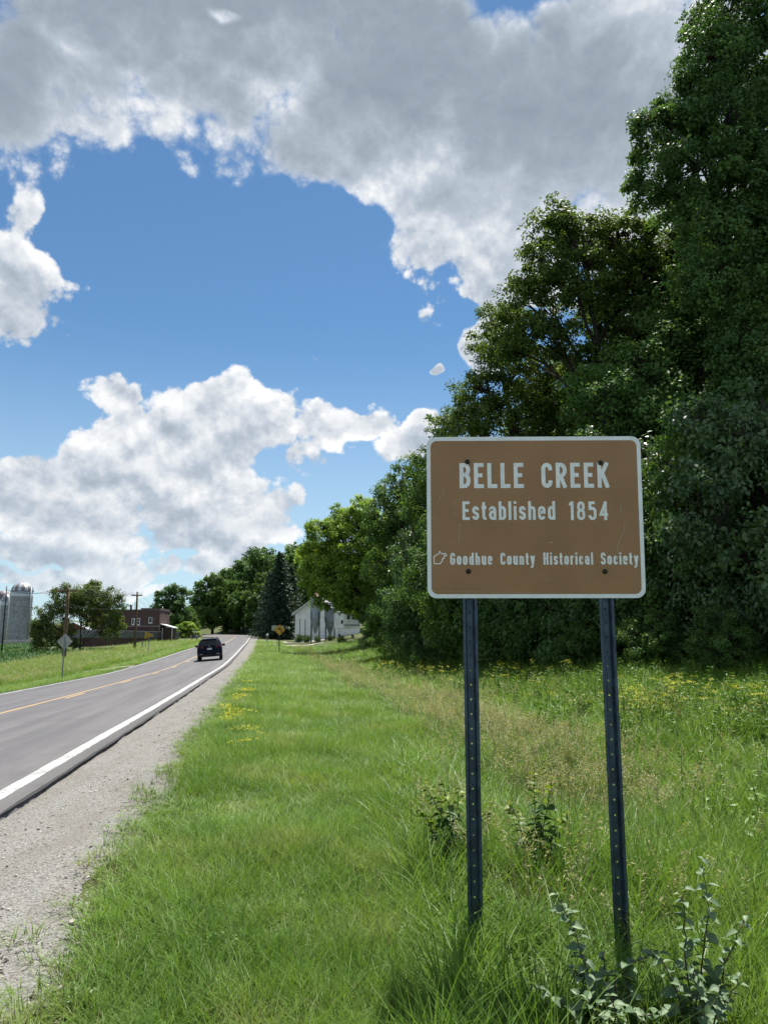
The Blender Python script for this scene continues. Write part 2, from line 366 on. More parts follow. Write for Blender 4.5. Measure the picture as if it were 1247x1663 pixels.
def gravel_material(name, a, b, c3, scale=62.0):
    m = bpy.data.materials.new(name); m.use_nodes = True; t = NT(m.node_tree); bs = m.node_tree.nodes['Principled BSDF']
    p = t.new('ShaderNodeNewGeometry').outputs['Position']
    vo = t.new('ShaderNodeTexVoronoi', {'Vector': p, 'Scale': scale, 'Randomness': 1.0}); cc = t.new('ShaderNodeSeparateColor', {0: vo.outputs['Color']})
    n = t.new('ShaderNodeTexNoise', {'Vector': t.vm('MULTIPLY', p, (2.6, .7, 1)), 'Scale': 1.3, 'Detail': 7.0, 'Roughness': .72}).outputs[0]
    c = t.mix(cc.outputs[0], a, b); c = t.mix(t.mr(cc.outputs[1], .8, 1, 0, .8), c, c3)
    c = t.mix(t.mr(n, .44, .66, 0, .7), c, (.155, .142, .122)); c = t.mix(t.mr(vo.outputs['Distance'], .45, .8, 0, .6), c, (.08, .07, .06))
    t.l.new(c, bs.inputs['Base Color']); bs.inputs['Roughness'].default_value = .85; bs.inputs['Specular IOR Level'].default_value = .2
    h = t.m('SUBTRACT', 1.0, vo.outputs['Distance']); bb = t.new('ShaderNodeBump', {'Strength': .8, 'Distance': .012, 'Height': h}); t.l.new(bb.outputs[0], bs.inputs['Normal'])
    return m
MAT_ASPHALT = asphalt_material(); MAT_WHITE_LINE = paint_material('white_road_paint', (.52, .545, .56), .95); MAT_YELLOW_LINE = paint_material('yellow_road_paint', (.46, .27, .05), .8)
MAT_GRAVEL = gravel_material('shoulder_gravel', (.165, .163, .156), (.255, .25, .238), (.07, .065, .065))
MAT_DRIVE = gravel_material('pale_driveway_gravel', (.28, .265, .245), (.37, .355, .33), (.15, .14, .135), 20.0)

def ribbon(name, s, dl, dr, dz, mat, parent=None, edge=None):
    """a sheet on the road surface between two lateral offsets; edge = depth of its side faces"""
    s = np.asarray(s, float); n = len(s); dl = np.broadcast_to(dl, n); dr = np.broadcast_to(dr, n)
    k = 9 if (dr-dl).max() > 1 else 2
    cols = [dl+(dr-dl)*i/(k-1) for i in range(k)]
    P = []; A = []
    if edge: x, y, z = onroad(s, dl); P.append(np.stack([x, y, z+dz-edge], 1)); A.append(dl)
    for c in cols: x, y, z = onroad(s, c); P.append(np.stack([x, y, z+dz], 1)); A.append(c)
    if edge: x, y, z = onroad(s, dr+.012); P.append(np.stack([x, y, z+dz-edge], 1)); A.append(dr)
    k = len(P); V = np.stack(P, 1).reshape(-1, 3); i = (np.arange(n-1)[:, None]*k+np.arange(k-1)[None, :]).ravel()
    F = np.stack([i, i+1, i+k+1, i+k], 1)
    return link(name, mesh_np(name, V, F, {'lat': np.stack(A, 1).ravel(), 'sta': np.repeat(s, k)}), parent, mat)
SS = np.concatenate([np.arange(-25, 60, .25), np.arange(60, 150, 1), np.arange(150, 420, 1.5)])
jit = lambda amp, n, seed: amp*np.convolve(np.random.default_rng(seed).normal(size=n+8), np.ones(9)/3, 'valid')
road = ribbon('road', SS, -3.72+jit(.012, len(SS), 1), 3.70+jit(.014, len(SS), 2), 0.0, MAT_ASPHALT, None, .16)
tag(road, 'two-lane grey asphalt country road bending left past the brick building', 'road', kind='structure')
ribbon('edge_line', SS, LW-.085+jit(.006, len(SS), 3), LW+.085+jit(.006, len(SS), 4), .004, MAT_WHITE_LINE, road)
ribbon('edge_line', SS, -LW-.065, -LW+.065, .004, MAT_WHITE_LINE, road)
ribbon('centre_line', SS, -.17, -.05, .004, MAT_YELLOW_LINE, road)
MAT_TAR = material('black_bitumen_edge', (.014, .014, .015), .8, bump=.5)
SE = np.concatenate([np.arange(-25, 30, .07), np.arange(30, 120, .5)])
ribbon('bitumen_edge', SE, 3.672+jit(.007, len(SE), 21), 3.722+jit(.007, len(SE), 22), .003, MAT_TAR, road)
for k in range(-2, 16):
    s0 = 23.8+9.1*k; ribbon('centre_dash', np.linspace(s0, s0+2.5, 6), .06, .18, .004, MAT_YELLOW_LINE, road)
# gravel shoulder with a ragged grass side
sh_s = np.concatenate([np.arange(-25, 40, .12), np.arange(40, 190, .6), np.arange(190, 300, 2)])
ns = len(sh_s); rag = jit(.05, ns, 9)+.06*np.sin(sh_s*.8)+.05*np.sin(sh_s*2.3+1)
def shoulder():
    dr = 5.08+rag; P = []; k = 8
    for i in range(k):
        d = 3.69+(dr-3.69)*i/(k-1); x, y, z = onroad(sh_s, np.minimum(d, 4.9)); th = np.interp(sh_s, S, TH); x = x+np.cos(th)*np.maximum(d-4.9, 0); y = y+np.sin(th)*np.maximum(d-4.9, 0)
        w = i/(k-1); z = z-.05+.008*np.sin(sh_s*2.1+i*2.3)*np.sin(sh_s*.7+i)-(.06 if i == k-1 else 0)
        P.append(np.stack([x, y, z], 1))
    V = np.stack(P, 1).reshape(-1, 3); i = (np.arange(ns-1)[:, None]*k+np.arange(k-1)[None, :]).ravel()
    o = link('shoulder', mesh_np('shoulder', V, np.stack([i, i+1, i+k+1, i+k], 1)), None, MAT_GRAVEL, True); tag(o, 'grey gravel shoulder between the asphalt and the grass', 'shoulder', kind='structure')
shoulder()
def track(name, label, pts, width, mat, dz=.03):
    pts = np.array(pts, float); seg = np.r_[0, np.cumsum(np.hypot(*np.diff(pts, axis=0).T))]; tt = np.arange(0, seg[-1], .6)
    x = np.interp(tt, seg, pts[:, 0]); y = np.interp(tt, seg, pts[:, 1]); dx = np.gradient(x); dy = np.gradient(y); l = np.hypot(dx, dy); nx, ny = dy/l, -dx/l
    w = width/2*(1+.12*np.sin(tt*.9)+.08*np.sin(tt*2.3)); k = 5; P = []
    for i in range(k):
        q = -1+2*i/(k-1); X = x+nx*w*q; Y = y+ny*w*q; P.append(np.stack([X, Y, land(X, Y)+dz-(.05 if abs(q) == 1 else 0)], 1))
    V = np.stack(P, 1).reshape(-1, 3); i = (np.arange(len(tt)-1)[:, None]*k+np.arange(k-1)[None, :]).ravel()
    return tag(link(name, mesh_np(name, V, np.stack([i, i+1, i+k+1, i+k], 1)), None, mat, True), label, 'driveway', kind='structure')
def rp(s, d): x, y, z = onroad(s, d); return (float(x), float(y))
track('driveway', 'pale gravel field entrance beside the diamond sign', [rp(62, -4.0), rp(58, -6.5), rp(52, -9.5), rp(47, -12), rp(42, -17)], 2.6, MAT_DRIVE, .05)
track('driveway', 'pale gravel track along the low brick wing', [rp(172, -5.5), rp(150, -8.3), rp(125, -9.6), rp(104, -10.5), rp(96, -14)], 2.0, MAT_DRIVE, .06)
track('driveway', 'near gravel entrance to the white barn', [rp(100, 4.6), rp(104, 6.5), rp(108, 10), rp(110, 14)], 3.0, MAT_DRIVE, .07)
track('driveway', 'far gravel entrance to the white barn', [rp(132, 4.6), rp(131, 8), rp(127, 13), rp(124, 17)], 4.2, MAT_DRIVE, .08)
track('gravel_lot', 'grey gravel lot beyond the low brick wing', [rp(166, -8.5), rp(176, -8.5), rp(190, -8.8), rp(204, -9)], 8.5, MAT_GRAVEL, .10)

# ------------------------------------------------------------------ lettering: a condensed highway alphabet drawn as strokes
def arc(cx, cy, rx, ry, a0, a1, n=9): return [(cx+rx*math.cos(math.radians(a0+(a1-a0)*i/(n-1))), cy+ry*math.sin(math.radians(a0+(a1-a0)*i/(n-1)))) for i in range(n)]
def glyphs(t):
    h = t/2; w = .44; a, b = h, w-h; m = w/2; lo, hi = h, 1-h; r = (b-a)/2; X = .74; xh = X-h; ry = r*1.15
    wl = .40; bl = wl-h; ml = wl/2; rl = (bl-h)/2; ryl = rl*1.1
    oval = lambda x0, x1, y0, y1: arc((x0+x1)/2, y1-(x1-x0)/2*1.1, (x1-x0)/2, (x1-x0)/2*1.1, 180, 0)+arc((x0+x1)/2, y0+(x1-x0)/2*1.1, (x1-x0)/2, (x1-x0)/2*1.1, 0, -180)+[(x0, y1-(x1-x0)/2*1.1)]
    G = {}
    bowl = lambda y0, y1, x: [(a, y1), (x-(y1-y0)*.36, y1)]+arc(x-(y1-y0)*.36, (y0+y1)/2, (y1-y0)*.36, (y1-y0)/2, 90, -90)[1:-1]+[(x-(y1-y0)*.36, y0), (a, y0)]
    G['B'] = (w, [[(a, 0), (a, 1)], bowl(.53, hi, b-.012), bowl(lo, .53, b)])
    G['E'] = (.40, [[(a, 0), (a, 1)], [(a, hi), (.39, hi)], [(a, .51), (.34, .51)], [(a, lo), (.40, lo)]])
    G['L'] = (.39, [[(a, 0), (a, 1)], [(a, lo), (.39, lo)]])
    G['C'] = (w, [[(b, .70)]+arc(m, hi-ry, r, ry, 0, 180)+arc(m, lo+ry, r, ry, 180, 360)+[(b, .30)]])
    G['G'] = (w, [[(b, .70)]+arc(m, hi-ry, r, ry, 0, 180)+arc(m, lo+ry, r, ry, 180, 360)+[(b, .5)], [(m, .47), (w, .47)]])
    G['R'] = (w, [[(a, 0), (a, 1)], bowl(.48, hi, b), [(m-.03, .48), (b+.01, 0)]])
    G['K'] = (.46, [[(a, 0), (a, 1)], [(a, .36), (.40, 1)], [(.20, .57), (.41, 0)]])
    G['H'] = (w, [[(a, 0), (a, 1)], [(b, 0), (b, 1)], [(a, .52), (b, .52)]])
    sc = lambda a, b, lo, hi: [(b, hi-(hi-lo)*.24)]+arc((a+b)/2, hi-(b-a)/2*1.05, (b-a)/2, (b-a)/2*1.05, 0, 180)+[(a, hi-(hi-lo)*.32), (a+(b-a)*.22, hi-(hi-lo)*.45), (b-(b-a)*.22, lo+(hi-lo)*.45), (b, lo+(hi-lo)*.32)]+arc((a+b)/2, lo+(b-a)/2*1.05, (b-a)/2, (b-a)/2*1.05, 0, -180)+[(a, lo+(hi-lo)*.24)]
    G['S'] = (w, [sc(a, b, lo, hi)])
    G['s'] = (.37, [sc(a, .37-h, lo, xh)])
    G['t'] = (.27, [[(.12, 1-.04), (.12, lo+.10)]+arc(.12+.10, lo+.10, .10, .10, 180, 270)+[(.27, lo)], [(0, X-h), (.27, X-h)]])
    G['a'] = (wl, [[(h+.01, xh-.12)]+arc(ml, xh-ryl, rl, ryl, 170, 0)+[(bl, 0)], [(bl, .44), (ml, .44)]+arc(ml, (.44+lo)/2, rl, (.44-lo)/2, 90, 270)+[(bl, lo+.06)]])
    G['b'] = (wl, [[(h, 0), (h, 1)], oval(h, bl, lo, xh)])
    G['d'] = (wl, [[(bl, 0), (bl, 1)], oval(h, bl, lo, xh)])
    G['o'] = (wl, [oval(h, bl, lo, xh)])
    G['c'] = (.37, [[(.37-h, .55)]+arc(.185, xh-ryl, .185-h, ryl, 0, 180)+arc(.185, lo+ryl, .185-h, ryl, 180, 360)+[(.37-h, .22)]])
    G['e'] = (wl, [[(h, .40), (bl, .40), (bl, xh-ryl)]+arc(ml, xh-ryl, rl, ryl, 0, 180)+arc(ml, lo+ryl, rl, ryl, 180, 350)])
    G['l'] = (t, [[(h, 0), (h, 1)]])
    G['i'] = (t, [[(h, 0), (h, X)], [(h, 1-t*.9), (h, 1)]])
    G['h'] = (wl, [[(h, 0), (h, 1)], arc(ml, xh-ryl, rl, ryl, 180, 0)+[(bl, 0)]])
    G['n'] = (wl, [[(h, 0), (h, X)], arc(ml, xh-ryl, rl, ryl, 180, 0)+[(bl, 0)]])
    G['r'] = (.29, [[(h, 0), (h, X)], arc(.26, xh-.17, .26-h, .17, 180, 90)+[(.29, xh)]])
    G['u'] = (wl, [[(bl, 0), (bl, X)], [(h, X), (h, lo+ryl)]+arc(ml, lo+ryl, rl, ryl, 180, 360)])
    G['y'] = (.40, [[(h*.9, X), (.205, .06)], [(.40-h*.9, X), (.175, -.14), (.10, -.19), (.02, -.19)]])
    G['1'] = (.22, [[(.22-h, 0), (.22-h, 1)], [(0, .80), (.22-h, .97)]])
    G['8'] = (w, [oval(a+.015, b-.015, .53, hi), oval(a, b, lo, .53)])
    G['5'] = (w, [[(b, hi), (a+.02, hi), (a+.01, .55)], [(a+.01, .56)]+arc(m, .44, r, .20, 120, 0)+arc(m, lo+ry, r, ry, 0, -180)+[(a, .26)]])
    G['4'] = (w, [[(.31, 0), (.31, 1)], [(.31, .93), (.05, .30), (w, .30)]])
    G['N'] = (w, [[(a, 0), (a, 1)], [(b, 0), (b, 1)], [(a, 1), (b, 0)]]); G['O'] = (w, [oval(a, b, lo, hi)])
    G['P'] = (w, [[(a, 0), (a, 1)], bowl(.45, hi, b)]); G['A'] = (w, [[(a*.8, 0), (m, 1), (w-a*.8, 0)], [(.1, .28), (w-.1, .28)]])
    G['I'] = (t, [[(h, 0), (h, 1)]]); G['Z'] = (w, [[(0, hi), (b, hi), (a, lo), (w, lo)]])
    return G
def stroke(mb, pts, t, P, layer=0):
    """a ribbon of width t along pts; P maps (u, v, lift) into space"""
    p = [Vector((x, y)) for x, y in pts]; q = [p[0]]
    for v in p[1:]:
        if (v-q[-1]).length > 1e-5: q.append(v)
    L = []; n = len(q)
    for i, v in enumerate(q):
        d0 = (q[i]-q[i-1]).normalized() if i else (q[1]-q[0]).normalized(); d1 = (q[i+1]-q[i]).normalized() if i < n-1 else d0
        b = d0+d1; b = b.normalized() if b.length > 1e-4 else d0; nr = Vector((-b.y, b.x)); k = 1/max(.5, nr.dot(Vector((-d0.y, d0.x))))
        L.append((v+nr*t/2*k, v-nr*t/2*k))
    for i in range(n-1):
        a, b, c, d = L[i][0], L[i][1], L[i+1][1], L[i+1][0]
        mb.add([P(a.x, a.y, layer), P(b.x, b.y, layer), P(c.x, c.y, layer), P(d.x, d.y, layer)], [(0, 1, 2, 3)])
def word(mb, text, x0, x1, ybase, cap, t, P, gap=.135):
    """fits a word between x0 and x1; cap height in the same units"""
    G = glyphs(t); wid = sum(G[c][0] for c in text)+gap*(len(text)-1); kx = (x1-x0)/wid; x = x0
    ly = 0
    for c in text:
        w, st = G[c]
        for s_ in st:
            ly += 1; stroke(mb, [((px*kx)+x, py*cap+ybase) for px, py in s_], t*cap, P, ly % 5)
        x += (w+gap)*kx
def rrect(w, h, r, n=6, x=0, y=0):
    out = []
    for cx, cy, a in ((w/2-r, h/2-r, 0), (-w/2+r, h/2-r, 90), (-w/2+r, -h/2+r, 180), (w/2-r, -h/2+r, 270)):
        out += [(x+cx+r*math.cos(math.radians(a+90*i/n)), y+cy+r*math.sin(math.radians(a+90*i/n))) for i in range(n+1)]
    return out

# ------------------------------------------------------------------ materials of built things
M_SIGN_BACK = material('brushed_aluminium', (.55, .57, .58), .38, .85, var=.06)
M_SIGN_WHITE = material('white_reflective_sheet', (.82, .88, .93), .35, var=.04, nscale=9)
M_LETTER = material('white_letter_sheet', (.84, .88, .91), .35, var=.05, nscale=20)
def brown_material():
    m = material('brown_sign_sheet', (.335, .185, .085), .36, var=.05, nscale=3)
    t = NT(m.node_tree); bs = m.node_tree.nodes['Principled BSDF']; tc = t.new('ShaderNodeTexCoord')
    src = bs.inputs['Base Color'].links[0].from_socket
    v = t.vm('MULTIPLY', tc.outputs['Object'], (1.2, 1, 14)); n = t.new('ShaderNodeTexNoise', {'Vector': v, 'Scale': 6.0, 'Detail': 5.0, 'Roughness': .65}).outputs[0]
    c = t.mix(t.mr(n, .4, .75, 0, .28), src, (.26, .15, .075))
    sp = t.new('ShaderNodeTexNoise', {'Vector': tc.outputs['Object'], 'Scale': 60.0, 'Detail': 3.0}).outputs[0]
    c = t.mix(t.mr(sp, .66, .78, 0, .35), c, (.38, .27, .18))
    t.l.new(c, bs.inputs['Base Color'])
    dent = t.new('ShaderNodeTexNoise', {'Vector': tc.outputs['Object'], 'Scale': 2.5, 'Detail': 1.0}).outputs[0]
    b = t.new('ShaderNodeBump', {'Strength': .25, 'Distance': .02, 'Height': dent}); t.l.new(b.outputs[0], bs.inputs['Normal'])
    return m
M_BROWN = brown_material()
M_POST = material('sky_tinted_steel', (.055, .086, .130), .38, .40, var=.18, nscale=14, bump=.1)  # dark post steel; the blue of the reflected sky is put into its colour
M_BOLT = material('dark_zinc_bolt', (.05, .05, .055), .3, .8)
M_SCRATCH = material('pale_scratch', (.42, .33, .24), .6)
M_GALV = material('galvanised_steel', (.36, .39, .42), .45, .6, var=.12, nscale=3)
M_DARKPOST = material('dark_green_steel', (.05, .065, .06), .45, .5)
M_YELLOW = material('yellow_warning_sheet', (.62, .33, .02), .4, var=.04)
M_BLACK = material('black_print', (.012, .012, .012), .5)
M_WOOD = material('weathered_pole_wood', (.17, .11, .07), .85, var=.25, nscale=6, bump=.4)
M_GREYWOOD = material('grey_pole_wood', (.24, .22, .2), .85, var=.2, nscale=6, bump=.4)

# ------------------------------------------------------------------ the brown sign
def u_post(H, parent, loc):
    """hat-section steel post with a row of punched holes"""
    mb = MB(); a, c, dpt = .041, .017, .030
    for s in (-1, 1):
        mb.add([(s*a, 0, 0), (s*.0275, 0, 0), (s*.0275, 0, H), (s*a, 0, H)], [(0, 1, 2, 3)])
        mb.add([(s*.0275, 0, 0), (s*c, dpt, 0), (s*c, dpt, H), (s*.0275, 0, H)], [(0, 1, 2, 3)])
    z = 0; cell = .08
    while z < H-.001:
        z1 = min(z+cell, H); zc = z+cell/2
        if z1-z > cell*.9:
            o8 = [(c, zc), (c, zc+c), (0, zc+c), (-c, zc+c), (-c, zc), (-c, zc-c), (0, zc-c), (c, zc-c)]
            i8 = [(.0056*math.cos(math.pi*k/4), zc+.0056*math.sin(math.pi*k/4)) for k in range(8)]
            mb.add([(u, dpt, v) for u, v in o8+i8], [(k, (k+1) % 8, 8+(k+1) % 8, 8+k) for k in range(8)])
            mb.add([(-c, dpt, z), (c, dpt, z), (c, dpt, zc-c), (-c, dpt, zc-c)], [(0, 1, 2, 3)]); mb.add([(-c, dpt, zc+c), (c, dpt, zc+c), (c, dpt, z1), (-c, dpt, z1)], [(0, 1, 2, 3)])
        else: mb.add([(-c, dpt, z), (c, dpt, z), (c, dpt, z1), (-c, dpt, z1)], [(0, 1, 2, 3)])
        z = z1
    me = mb.mesh('post'); bm = bmesh.new(); bm.from_mesh(me); bmesh.ops.remove_doubles(bm, verts=bm.verts, dist=.0005); bmesh.ops.recalc_face_normals(bm, faces=bm.faces); bm.to_mesh(me); bm.free()
    o = link('post', me, parent, M_POST); o.location = loc
    m = o.modifiers.new('thickness', 'SOLIDIFY'); m.thickness = .0035; m.offset = 0
    return o
def brown_sign():
    SW, SH = 1.235, .932; c = pix(868.0, 838.8, 4.40)
    root = thing('roadside_sign', 'large brown sign with white lettering on two blue-grey steel posts', 'sign', (c[0], c[1], 0), math.radians(-1.0))
    zc = c[2]
    def part(n, mb, mat, sm=False, par=root): return mb.build(n, mat, par, sm)
    pl = part('panel', MB().prism([(x, y+zc) for x, y in rrect(SW, SH, .052)], 'y', 0.0, .0032), M_SIGN_WHITE)
    fc = part('brown_face', MB().prism([(x, y+zc) for x, y in rrect(SW-.046, SH-.046, .036)], 'y', -.0006, .001), M_BROWN, par=pl)
    pl.matrix_local = Matrix.Translation((0, 0, zc)) @ Matrix.Rotation(math.radians(3.2), 4, 'X') @ Matrix.Translation((0, 0, -zc))
    # sheet coordinates: u from the left edge, v from the top edge, both as fractions
    def P(u, v, ly): return (-SW/2+u, -.0009-ly*.00012, zc+SH/2-v)
    def P2(u, v, ly): return (-SW/2+u, -.0009-ly*.00012, zc+SH/2+v)
    ux = lambda z, l, r: (z-l)/(r-l)*SW
    vy = lambda z: (z-61)/822*SH
    cap = vy(326)-vy(197)
    def wd_(*a): mb = MB(); word(mb, *a); part('lettering', mb, M_LETTER, par=pl)
    wd_('BELLE', ux(232, 64.5, 1157), ux(559, 64.5, 1157), -vy(326), cap, .158, P2, .14); wd_('CREEK', ux(649, 64.5, 1157), ux(991, 64.5, 1157), -vy(326), cap, .158, P2, .15)
    cap = vy(489)-vy(394)
    wd_('Established', ux(248, 67, 1163), ux(719, 67, 1163), -vy(489), cap, .15, P2, .14); wd_('1854', ux(792, 67, 1163), ux(986, 67, 1163), -vy(491), cap, .15, P2, .18)
    cap = vy(715)-vy(654)
    for wd, a, b in (('Goodhue', 187, 400), ('County', 442, 616), ('Historical', 660, 910), ('Society', 950, 1139)): wd_(wd, ux(a, 70, 1171), ux(b, 70, 1171), -vy(716), cap, .165, P2, .17)
    # the county outline, traced in thin white line
    ic = [(84,378),(86,300),(135,272),(147,246),(162,272),(205,270),(219,290),(192,292),(194,320),(176,322),(172,348),(150,378),(84,378)]
    mb = MB(); stroke(mb, [((690+x/6.563-692.0)/351*SW, -((860+y/6.56)-709.5)/263.5*SH) for x, y in ic], .0055, P2, 1); part('county_outline', mb, M_LETTER, par=pl)
    # bolts
    for px, py in ((757, 750.5), (974.5, 753), (759.5, 929), (981.5, 929.5)):
        k = (py-709)/263; l = 690+3*k; r = 1039+9*k
        u = (px-l)/(r-l)*SW; v = k*SH
        mb = MB(); prof = [(0.0, .016), (.007, .0145), (.0115, .010), (.0145, .004), (.0145, 0)]
        mb.lathe(prof, 14); me = mb.mesh('bolt'); o = link('bolt', me, pl, M_BOLT, True); o.location = (-SW/2+u, -.0012, zc+SH/2-v); o.rotation_euler = (math.pi/2, 0, 0)
    # scratches in the sheet
    for pts, w in (([(238,505),(232,560),(228,604)], .004), ([(1074,500),(1066,545),(1048,585),(1034,612),(1030,655)], .0028), ([(1054,420),(1056,455)], .005), ([(210,395),(213,412)], .005), ([(208,448),(212,464)], .005), ([(655,232),(657,250)], .005),
                   ([(688,605),(705,603)], .005), ([(672,792),(690,790)], .005), ([(150,340),(152,362)], .003), ([(135,365),(140,385)], .003), ([(880,800),(893,768)], .003), ([(90,848),(640,856)], .0016)):
        mb = MB(); stroke(mb, [(ux(x, 68, 1165), -vy(y)) for x, y in pts], w, P2, 0); part('scratch', mb, M_SCRATCH, par=pl)
    # posts: they follow the sheet down to the ground
    for px in (762, 983.5):
        u = (px-693)/(1047-693)*SW-SW/2
        wx = c[0]+u; zb = zat(wx, c[1])-.35
        u_post(zc+SH/2-.06-zb, root, (u, .034, zb))
    return root
brown_sign()

# ------------------------------------------------------------------ smaller road signs
def sign_post(parent, H, w=.05, mat=None):
    mb = MB(); mb.prism([(-w/2, 0), (-w*.3, 0), (-w*.2, w*.45), (w*.2, w*.45), (w*.3, 0), (w/2, 0), (w/2, .005), (w*.34, .005), (w*.24, w*.45+.005), (-w*.24, w*.45+.005), (-w*.34, .005), (-w/2, .005)], 'z', -.3, H)
    return mb.build('post', mat or M_DARKPOST, parent)
def diamond(side, r=.05):
    return [(x*math.cos(math.pi/4)-y*math.sin(math.pi/4), x*math.sin(math.pi/4)+y*math.cos(math.pi/4)) for x, y in rrect(side, side, r, 4)]
def place_sign(name, label, px, base, top, D, rz):
    x, y, z = spot(px, D, base); t = thing(name, label, 'sign', (x, y, z), rz); return t, pix(px, top, D)[2]-z
# yellow curve sign
t, H = place_sign('curve_sign', 'yellow diamond warning sign with black left-curve arrow', 453.5, 1062, 1014, 76, math.radians(4)); zc = H-.54
sign_post(t, H-.06, .08); pl = MB().prism([(u, v+zc) for u, v in diamond(.77)], 'y', -.012, -.006).build('panel', M_YELLOW, t)
for i in range(1):
    bd = diamond(.70, .04); mb = MB(); stroke(mb, [(u, v+zc) for u, v in bd+[bd[0], bd[1]]], .018, lambda u, v, l: (u, -.014, v)); mb.build('border', M_BLACK, pl)
mb = MB(); stroke(mb, [(.16, zc-.27), (.16, zc-.08)]+arc(-.04, zc-.08, .20, .20, 0, 75), .10, lambda u, v, l: (u, -.015, v)); mb.add([(-.22, -.0155, zc+.10), (-.0, -.0155, zc+.0), (.03, -.0155, zc+.25)], [(0, 1, 2)]); mb.build('arrow', M_BLACK, pl)
# pale back of a sign facing the other way, behind it
t, H = place_sign('sign_back', 'pale bare back of a road sign behind the yellow curve sign', 450.5, 1053, 1014, 97, math.radians(38)); zc = H-.45
sign_post(t, H-.1, .08); sign_post(t, H-.1, .08).location = (.22, 0, 0)
MB().prism([(u, v+zc) for u, v in rrect(1.75, .62, .05, 4)], 'y', -.012, -.006).build('panel', M_SIGN_BACK, t)
# grey diamond back on the left verge
t, H = place_sign('diamond_sign_back', 'bare grey back of a diamond sign on the left verge', 101.5, 1099, 1029, 42, math.radians(3)); zc = H-.42
sign_post(t, H-.14, .075, M_GALV); MB().prism([(u, v+zc) for u, v in diamond(.60)], 'y', .040, .046).build('panel', material('dull_sign_back', (.40, .40, .39), .55, .15), t)
# yellow pennant
t, H = place_sign('no_passing_sign', 'yellow pennant sign by the utility pole near the low wing', 241, 1062, 1025.5, 88, math.radians(8))
sign_post(t, H-.1, .08, M_GALV); zc = H-.42
pn = [(-.45, -.40), (-.45, .40), (.52, 0)]; pl = MB().prism([(u, v+zc) for u, v in pn], 'y', -.012, -.006).build('panel', M_YELLOW, t)
mb = MB(); PP = lambda u, v, l: (u, -.014-l*.0003, v)
word(mb, 'NO', -.36, -.14, zc+.11, .13, .2, PP); word(mb, 'PASSING', -.40, .24, zc-.065, .13, .2, PP); word(mb, 'ZONE', -.38, .0, zc-.24, .13, .2, PP); mb.build('lettering', M_BLACK, pl)
# stakes beside the low wing
for px, top in ((232, 1040), (236.5, 1046)):
    x, y, z = spot(px, 108); hh = pix(px, top, 108)[2]-z
    tag(bevel(MB().box(x-.06, x+.06, y-.06, y+.06, z-.2, z+max(hh, .7)).build('wooden_stake', M_GREYWOOD), .01), 'short weathered stake in the grass before the low brick wing', 'stake', 'stakes before the low wing')

# ------------------------------------------------------------------ utility poles and wires
def pole(px, D, top, base, label, mat, r=.14, arm=None, lean=0.0):
    x, y, z = spot(px, D, base); zt = pix(px, top, D)[2]; H = zt-z
    t = thing('utility_pole', label, 'pole', (x, y, z))
    MB().tube([(0, 0, -.5), (lean*.3, 0, H*.4), (lean*.7, 0, H*.75), (lean, 0, H)], [r*1.25, r*1.1, r*.9, r*.75], 9).build('shaft', mat, t, True)
    if arm:
        hz, hl = arm
        MB().box(-hl+lean, hl+lean, -r*1.1-.10, -r*.8, H-hz-.07, H-hz+.07).build('crossarm', mat, t)
        for k in (-.9, -.45, .45, .9): MB().lathe([(0, .16), (.035, .15), (.05, .09), (.03, .05), (.03, 0)], 8, (k*hl+lean, -r-.05, H-hz+.07)).build('insulator', M_GALV, t, True)
    return (x, y, z, H)
p1 = pole(103.5, 76, 954, 1080, 'brown wooden utility pole behind the grey diamond sign', M_WOOD, .17, (.35, 1.05))
p2 = pole(218.5, 104, 961, 1060, 'wooden utility pole in front of the two-storey brick building', M_WOOD, .15, (.5, .7))
p3 = pole(262, 166, 985, 1043, 'pale thin pole beside the brick building corner', material('pale_pole', (.6, .6, .58), .6), .10, (1.4, .55))
p4 = pole(407, 232, 977, 1024, 'pale far pole at the foot of the wooded hill', M_GREYWOOD, .16, (.4, .9))
p5 = pole(2.5, 92, 952, 1068, 'dark slim pole in the crop field before the silos', M_BLACK, .075)
def wire(a, b, sag, label, r=.014):
    pts = []
    for i in range(13):
        k = i/12; pts.append((a[0]+(b[0]-a[0])*k, a[1]+(b[1]-a[1])*k, a[2]+(b[2]-a[2])*k-sag*4*k*(1-k)))
    tag(MB().tube(pts, r, 4).build('utility_wire', M_BLACK), label, 'wire', 'wires between the poles')
top = lambda p, dx, dz: (p[0]+dx, p[1]-.15, p[2]+p[3]-dz)
for dx, dz in ((-.9, .1), (.9, .1), (0, 1.6)):
    wire(top(p5, 0, .3+dz), top(p1, dx, dz), .5, 'thin wire sagging between the dark pole and the brown pole')
    wire(top(p1, dx, dz), top(p2, dx*.6, dz), .6, 'thin wire between the brown pole and the pole before the brick building')
    wire(top(p2, dx*.6, dz), top(p3, dx*.5, dz+1), .8, 'thin wire running towards the pale pole by the building corner')
for dx, dz in ((-.8, .3), (.8, .3), (0, 2.0)):
    e = pix(560, 955-dz*4, 190); wire(top(p4, dx, dz), e, .8, 'thin wire crossing before the dark spruce'); e2 = pix(300, 990, 260); wire(top(p4, dx, dz), (e2[0], e2[1], e2[2]+dz*-.5), .9, 'thin wire running left from the far pale pole')

